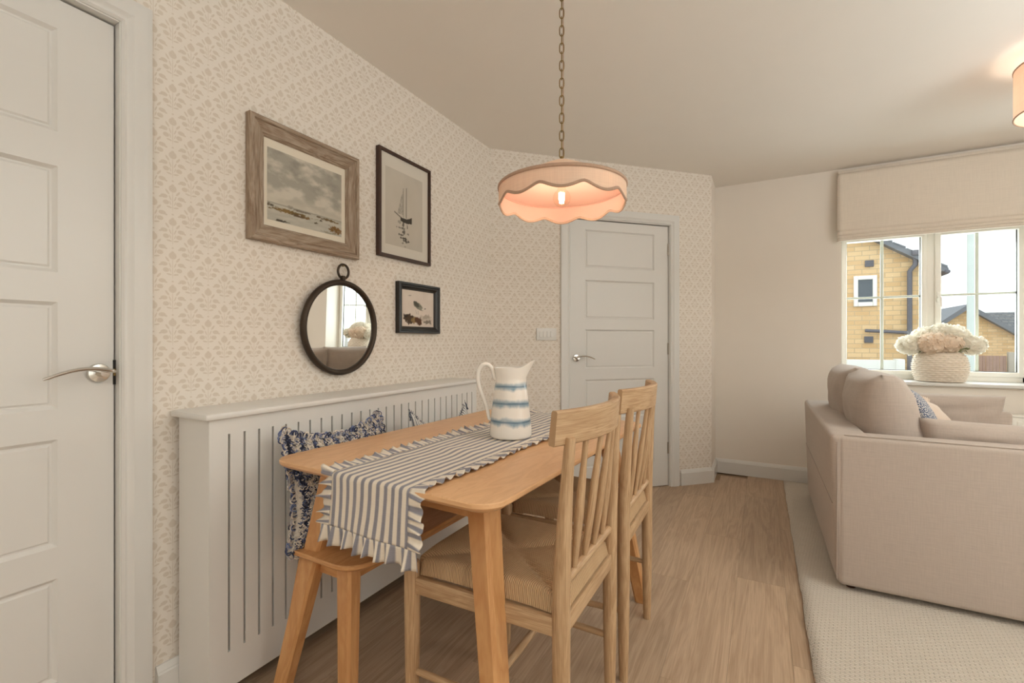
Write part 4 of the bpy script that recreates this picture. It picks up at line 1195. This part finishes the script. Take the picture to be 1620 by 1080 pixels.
softpillow('back_cushion', .60, .50, .27, cushM((2.135, SY0 + .46, .705), radians(90), radians(-12), radians(0)), 3)
softpillow('back_cushion', .58, .50, .26, cushM((2.115, SY0 + .995, .710), radians(90), radians(-11), radians(0)), 8)
# bolsters along both arms
softpillow('arm_cushion', .80, .31, .15, cushM((2.62, SY0 + .225, .60), 0, radians(6), radians(1.2)), 11, .03, power=.25)
softpillow('arm_cushion', .74, .31, .15, cushM((2.49, SY1 - .10, .63), 0, radians(6), radians(.5)), 15, .03, power=.25)

ca = root('throw_cushion', 'blue and white patterned cushion tucked against the sofa back', 'cushion')
bm = newbm(); pos = pillow(bm, .42, .40, .12, 26, .07, .006, 6); CMa = cushM((2.305, SY0 + .50, .685), radians(84), radians(-20), 0)
finish('cushion_cover', bm, 'speckle', ca, CMa, smooth=80)
cbm = root('throw_cushion', 'small cream cushion with ruffled edge on the sofa', 'cushion')
MAT['cream_cotton'] = linen('cream_cotton', 'dcc9b8', .95, 600, .04)
bm = newbm(); pos = pillow(bm, .34, .30, .13, 26, .05, .008, 9); CMb = cushM((2.43, SY0 + .80, .64), radians(70), radians(-25), radians(8))
finish('cushion_cover', bm, 'cream_cotton', cbm, CMb, smooth=80)
bm = newbm(); N = 220
def ruf(u, w):
    q = u * 4 % 4; e = int(q); f = (q - e) * 2 - 1
    a, b = ((f, 1), (1, -f), (-f, -1), (-1, f))[e]; p = Vector(pos(a, b, 1)); o = Vector((a, 0, b)); o.normalize()
    return p + o * .035 * w + Vector((0, .010 * w * sin(u * 2 * pi * 34), 0))
grid(bm, N, 4, ruf, closed_u=True); finish('ruffle', bm, 'cream_cotton', cbm, CMb, smooth=80)

# ------------------------------------------------------------------ pot of flowers on the sill
PT = (2.724, 4.335, .8145)
pt = root('flower_pot', 'round cream ribbed pot standing on the window sill', 'pot', PT)
bm = newbm(); prof = []
zz = [k / 90 for k in range(91)]
def potr(f): return .112 + .036 * sin(pi * min(1, .12 + f * .80)) ** 1.0 - .010 * max(0, f - .85) / .15
prof = [(0, .001), (.098, .001)] + [(potr(f) , .003 + f * .205) for f in zz] + [(.108, .208), (.100, .19), (.10, .15), (0, .15)]
def pf(r, z, a):
    f = min(1, max(0, (z - .003) / .205)); row = f * 14; ph = int(row) % 2 * .5
    k = 0
    if r > .1095 and .02 < f < .985: k = max(0, sin(pi * (row % 1))) ** .7 * (.0035 + .0065 * max(0, sin(a * 22 + ph * 2 * pi)) ** 2)
    return ((r + k) * cos(a), (r + k) * sin(a), z)
lathe(bm, prof, 176, fn=pf, cap=(False, False)); finish('pot_body', bm, 'pot', pt, smooth=70)
fl_label = [
    ('cream hydrangea bloom drooping at the left rim of the pot', (-.165, -.02, .262), .082, 'petal_cream'),
    ('peach hydrangea bloom at the front middle of the pot', (-.055, -.075, .272), .088, 'petal_peach'),
    ('pale peach hydrangea bloom just right of the front middle one', (.030, -.085, .268), .070, 'petal_peach'),
    ('tall cream hydrangea bloom at the back left of the pot', (-.060, .05, .318), .085, 'petal_cream'),
    ('largest cream hydrangea bloom rising right of the pot middle', (.075, .02, .315), .096, 'petal_cream'),
    ('cream hydrangea bloom hanging over the right rim of the pot', (.160, -.02, .262), .080, 'petal_cream'),
    ('topmost cream hydrangea bloom in the middle of the pot', (.010, .01, .345), .080, 'petal_cream'),
]
for k, (lab, c, R, mt) in enumerate(fl_label):
    f = root('hydrangea_flower', lab, 'flower', PT, 0, 'flowers in the ribbed pot'); r = random.Random(k + 20)
    bm = newbm(); C = Vector(c)
    for i in range(300):
        z = 1 - 2 * (i + .5) / 300; a = i * 2.39996; n = Vector((sqrt(1 - z * z) * cos(a), sqrt(1 - z * z) * sin(a), z * .82)); n.normalize()
        sc = R * (.80 + .22 * r.random()); p = C + Vector((n.x, n.y, n.z * .85)) * sc
        up = Vector((r.uniform(-1, 1), r.uniform(-1, 1), r.uniform(-1, 1))); t1 = n.cross(up).normalized(); nn = (n + t1 * r.uniform(-.6, .6)).normalized(); t1 = nn.cross(up).normalized(); t2 = nn.cross(t1)
        s = R * .20; 
        mid = bm.verts.new(p - nn * s * .1); ring = []
        for q in range(6):
            aa = q * pi / 3 + .3; rr = s * (1.15 if q % 2 else .85); ring.append(bm.verts.new(p + t1 * cos(aa) * rr + t2 * sin(aa) * rr + nn * (s * .35 if q % 2 else s * .1)))
        for q in range(6): bm.faces.new((mid, ring[q], ring[(q + 1) % 6]))
    finish('blossom', bm, mt, f, smooth=0, kind='stuff')
    bm = newbm(); bmesh.ops.create_icosphere(bm, subdivisions=3, radius=R * .66, matrix=Matrix.Translation(C) @ Matrix.Diagonal((1, 1, .82, 1)))
    finish('flower_core', bm, mt, f, smooth=80)
    bm = newbm(); tube(bm, [C - Vector((0, 0, R * .4)), Vector((c[0] * .5, c[1] * .5, .21)), Vector((c[0] * .3, c[1] * .3, .152))], .004, 6); finish('stem', bm, 'stem', f)
    if k in (0, 2, 5):
        bm = newbm(); b = C + Vector((.05 * (1 if k != 5 else -1), -.05, -.03))
        for q in range(3): 
            a = q * 2.1 + k; d = Vector((cos(a), -.4, sin(a) * .7)).normalized()
            vs = [bm.verts.new(b), bm.verts.new(b + d * .022 + Vector((0, -.004, .008))), bm.verts.new(b + d * .042), bm.verts.new(b + d * .022 + Vector((.004, -.006, -.008)))]; bm.faces.new(vs)
        finish('leaf', bm, 'stem', f)

# ------------------------------------------------------------------ lamps
LP = Vector((.995, 1.488, 0)); LR = .220; ZT = 1.634
lmp = root('pendant_lamp', 'scalloped cream pendant lamp with pink lining hanging on chain', 'lamp', (LP.x, LP.y, 0))
fwd = math.atan2(LP.y - CAM.y, LP.x - CAM.x)
def scal(a, n=10): return .014 * abs(sin(n / 2 * (a - fwd) + pi / 2)) ** 1.0   # cusps up, lobes down
def zb(a): return 1.588 - .0225 * (sqrt(cos(5 * (a - fwd)) ** 2 + .03) - .17) ** 1.1
n = 160
def skirtmesh(r, name, mat, dz=0, par=lmp):
    bm = newbm(); grid(bm, n, 8, lambda u, v: (r * cos(2 * pi * u), r * sin(2 * pi * u), (ZT + dz) + (zb(2 * pi * u) - ZT - dz) * v), closed_u=True)
    return finish(name, bm, mat, par, smooth=60)
sh = skirtmesh(LR, 'shade_band', 'shade_out')
skirtmesh(LR - .003, 'shade_lining', 'shade_in')
bm = newbm(); grid(bm, n, 6, lambda u, v: ((LR - .001) * (1 - v * .88) * cos(2 * pi * u), (LR - .001) * (1 - v * .88) * sin(2 * pi * u), ZT + .094 * v ** .95), closed_u=True); finish('shade_top', bm, 'shade_out', lmp, smooth=60)
bm = newbm(); grid(bm, n, 6, lambda u, v: ((LR - .004) * (1 - v * .88) * cos(2 * pi * u), (LR - .004) * (1 - v * .88) * sin(2 * pi * u), ZT - .003 + .094 * v ** .95), closed_u=True); finish('top_lining', bm, 'shade_in', lmp, smooth=60)
bm = newbm(); tube(bm, [((LR + .001) * cos(2 * pi * k / n), (LR + .001) * sin(2 * pi * k / n), ZT) for k in range(n)], .0055, 6, closed=True, flat=(1.1, .6)); finish('trim_tape', bm, 'shade_trim', lmp)
bm = newbm(); tube(bm, [((LR - .0005) * cos(2 * pi * k / n), (LR - .0005) * sin(2 * pi * k / n), zb(2 * pi * k / n)) for k in range(n)], .0052, 8, closed=True, flat=(1.0, .7)); finish('trim_tape', bm, 'shade_trim', lmp)
bm = newbm(); tube(bm, [((LR - .006) * cos(2 * pi * k / 96), (LR - .006) * sin(2 * pi * k / 96), ZT - .005) for k in range(96)], .0018, 6, closed=True)
finish('wire_ring', bm, 'shade_in', lmp)
bm = newbm(); lathe(bm, [(.0, 1.722), (.009, 1.722), (.009, 1.728), (.006, 1.734), (.005, 1.745), (.0, 1.746)], 24, cap=(False, False)); finish('top_cap', bm, 'brass', lmp)
bm = newbm(); lathe(bm, [(.0, 1.722), (.018, 1.722), (.020, 1.70), (.019, 1.655), (.014, 1.650), (.0, 1.650)], 24, cap=(False, False)); finish('lamp_holder', bm, 'brass', lmp)
BZ = 1.600
bm = newbm(); prof = [(.0, -.032)] + [(.0305 * sin(pi * k / 20), -.0305 * cos(pi * k / 20)) for k in range(2, 17)] + [(.013, .035), (.012, .052)]
lathe(bm, prof, 32, c=(0, 0, BZ), cap=(False, False)); bulb = finish('bulb', bm, 'bulb', lmp, smooth=60)
bm = newbm()
for k in range(4):
    a = k * pi / 2 + .4; tube(bm, [(.006 * cos(a), .006 * sin(a), BZ - .018), (.0085 * cos(a), .0085 * sin(a), BZ + .018)], .0022, 6)
finish('filament', bm, 'filament', bulb)
z = 1.742; k = 0; lk = {}
while z < 2.375:
    key = k % 2
    if key not in lk:
        b = newbm(); lh, lw = .0125, .0075; P = []
        for q in range(24):
            a = 2 * pi * q / 24; x = lw * cos(a); zz_ = lh * sin(a) + (.006 if sin(a) > 0 else -.006) * min(1, abs(sin(a)) * 3)
            P.append((x, 0, zz_) if key == 0 else (0, x, zz_))
        tube(b, P, .0019, 6, closed=True); me = bpy.data.meshes.new('chain_link'); b.to_mesh(me); b.free(); me.materials.append(MAT['brass']); me.shade_smooth(); lk[key] = me
    o = bpy.data.objects.new('chain_link', lk[key]); COL.objects.link(o); o.parent = lmp; o.location = (0, 0, z + .015); o.rotation_euler = (0, 0, radians(20)); z += .0305; k += 1
bm = newbm(); lathe(bm, [(.0, 2.37), (.02, 2.37), (.05, 2.38), (.052, 2.399), (0, 2.399)], 32, cap=(False, False)); finish('ceiling_rose', bm, 'brass', lmp)
bm = newbm(); tube(bm, [(.004, .003, 1.74), (.005, .002, 2.0), (.004, .003, 2.375)], .0018, 6); finish('flex_cord', bm, 'shade_trim', lmp)
def plight(name, loc, e, col, r):
    l = bpy.data.lights.new(name, 'POINT'); l.energy = e; l.color = col; l.shadow_soft_size = r
    o = bpy.data.objects.new(name, l); COL.objects.link(o); o.location = loc; return o
plight('pendant_bulb_light', (LP.x, LP.y, BZ), 3.4, (1.0, .88, .74), .012)

dr = root('drum_pendant', 'pink drum shade ceiling lamp at the right picture edge', 'lamp', (2.83, 2.94, 0))
bm = newbm(); grid(bm, 96, 6, lambda u, v: (.2 * cos(2 * pi * u), .2 * sin(2 * pi * u), 2.127 + .218 * v), closed_u=True); o = finish('shade_band', bm, 'drum', dr, smooth=60)
for zr in (2.127, 2.345):
    bm = newbm(); tube(bm, [(.2 * cos(2 * pi * k / 96), .2 * sin(2 * pi * k / 96), zr) for k in range(96)], .0035, 6, closed=True); finish('trim_tape', bm, 'shade_trim', dr)
bm = newbm(); lathe(bm, [(.0, 2.399), (.05, 2.399), (.05, 2.38), (.012, 2.37), (.010, 2.31), (.02, 2.30), (.02, 2.26), (0, 2.26)], 24, cap=(False, False)); finish('stem', bm, 'brass', dr)
bm = newbm(); bmesh.ops.create_uvsphere(bm, u_segments=20, v_segments=14, radius=.03, matrix=Matrix.Translation((0, 0, 2.235))); finish('bulb', bm, 'bulb', dr)
bm = newbm()
for k in range(3):
    a = k * 2 * pi / 3; tube(bm, [(.2 * cos(a), .2 * sin(a), 2.342), (.01 * cos(a), .01 * sin(a), 2.32)], .002, 6)
finish('spider_arm', bm, 'brass', dr)
plight('drum_bulb_light', (2.83, 2.94, 2.235), 4, (1.0, .84, .68), .06)
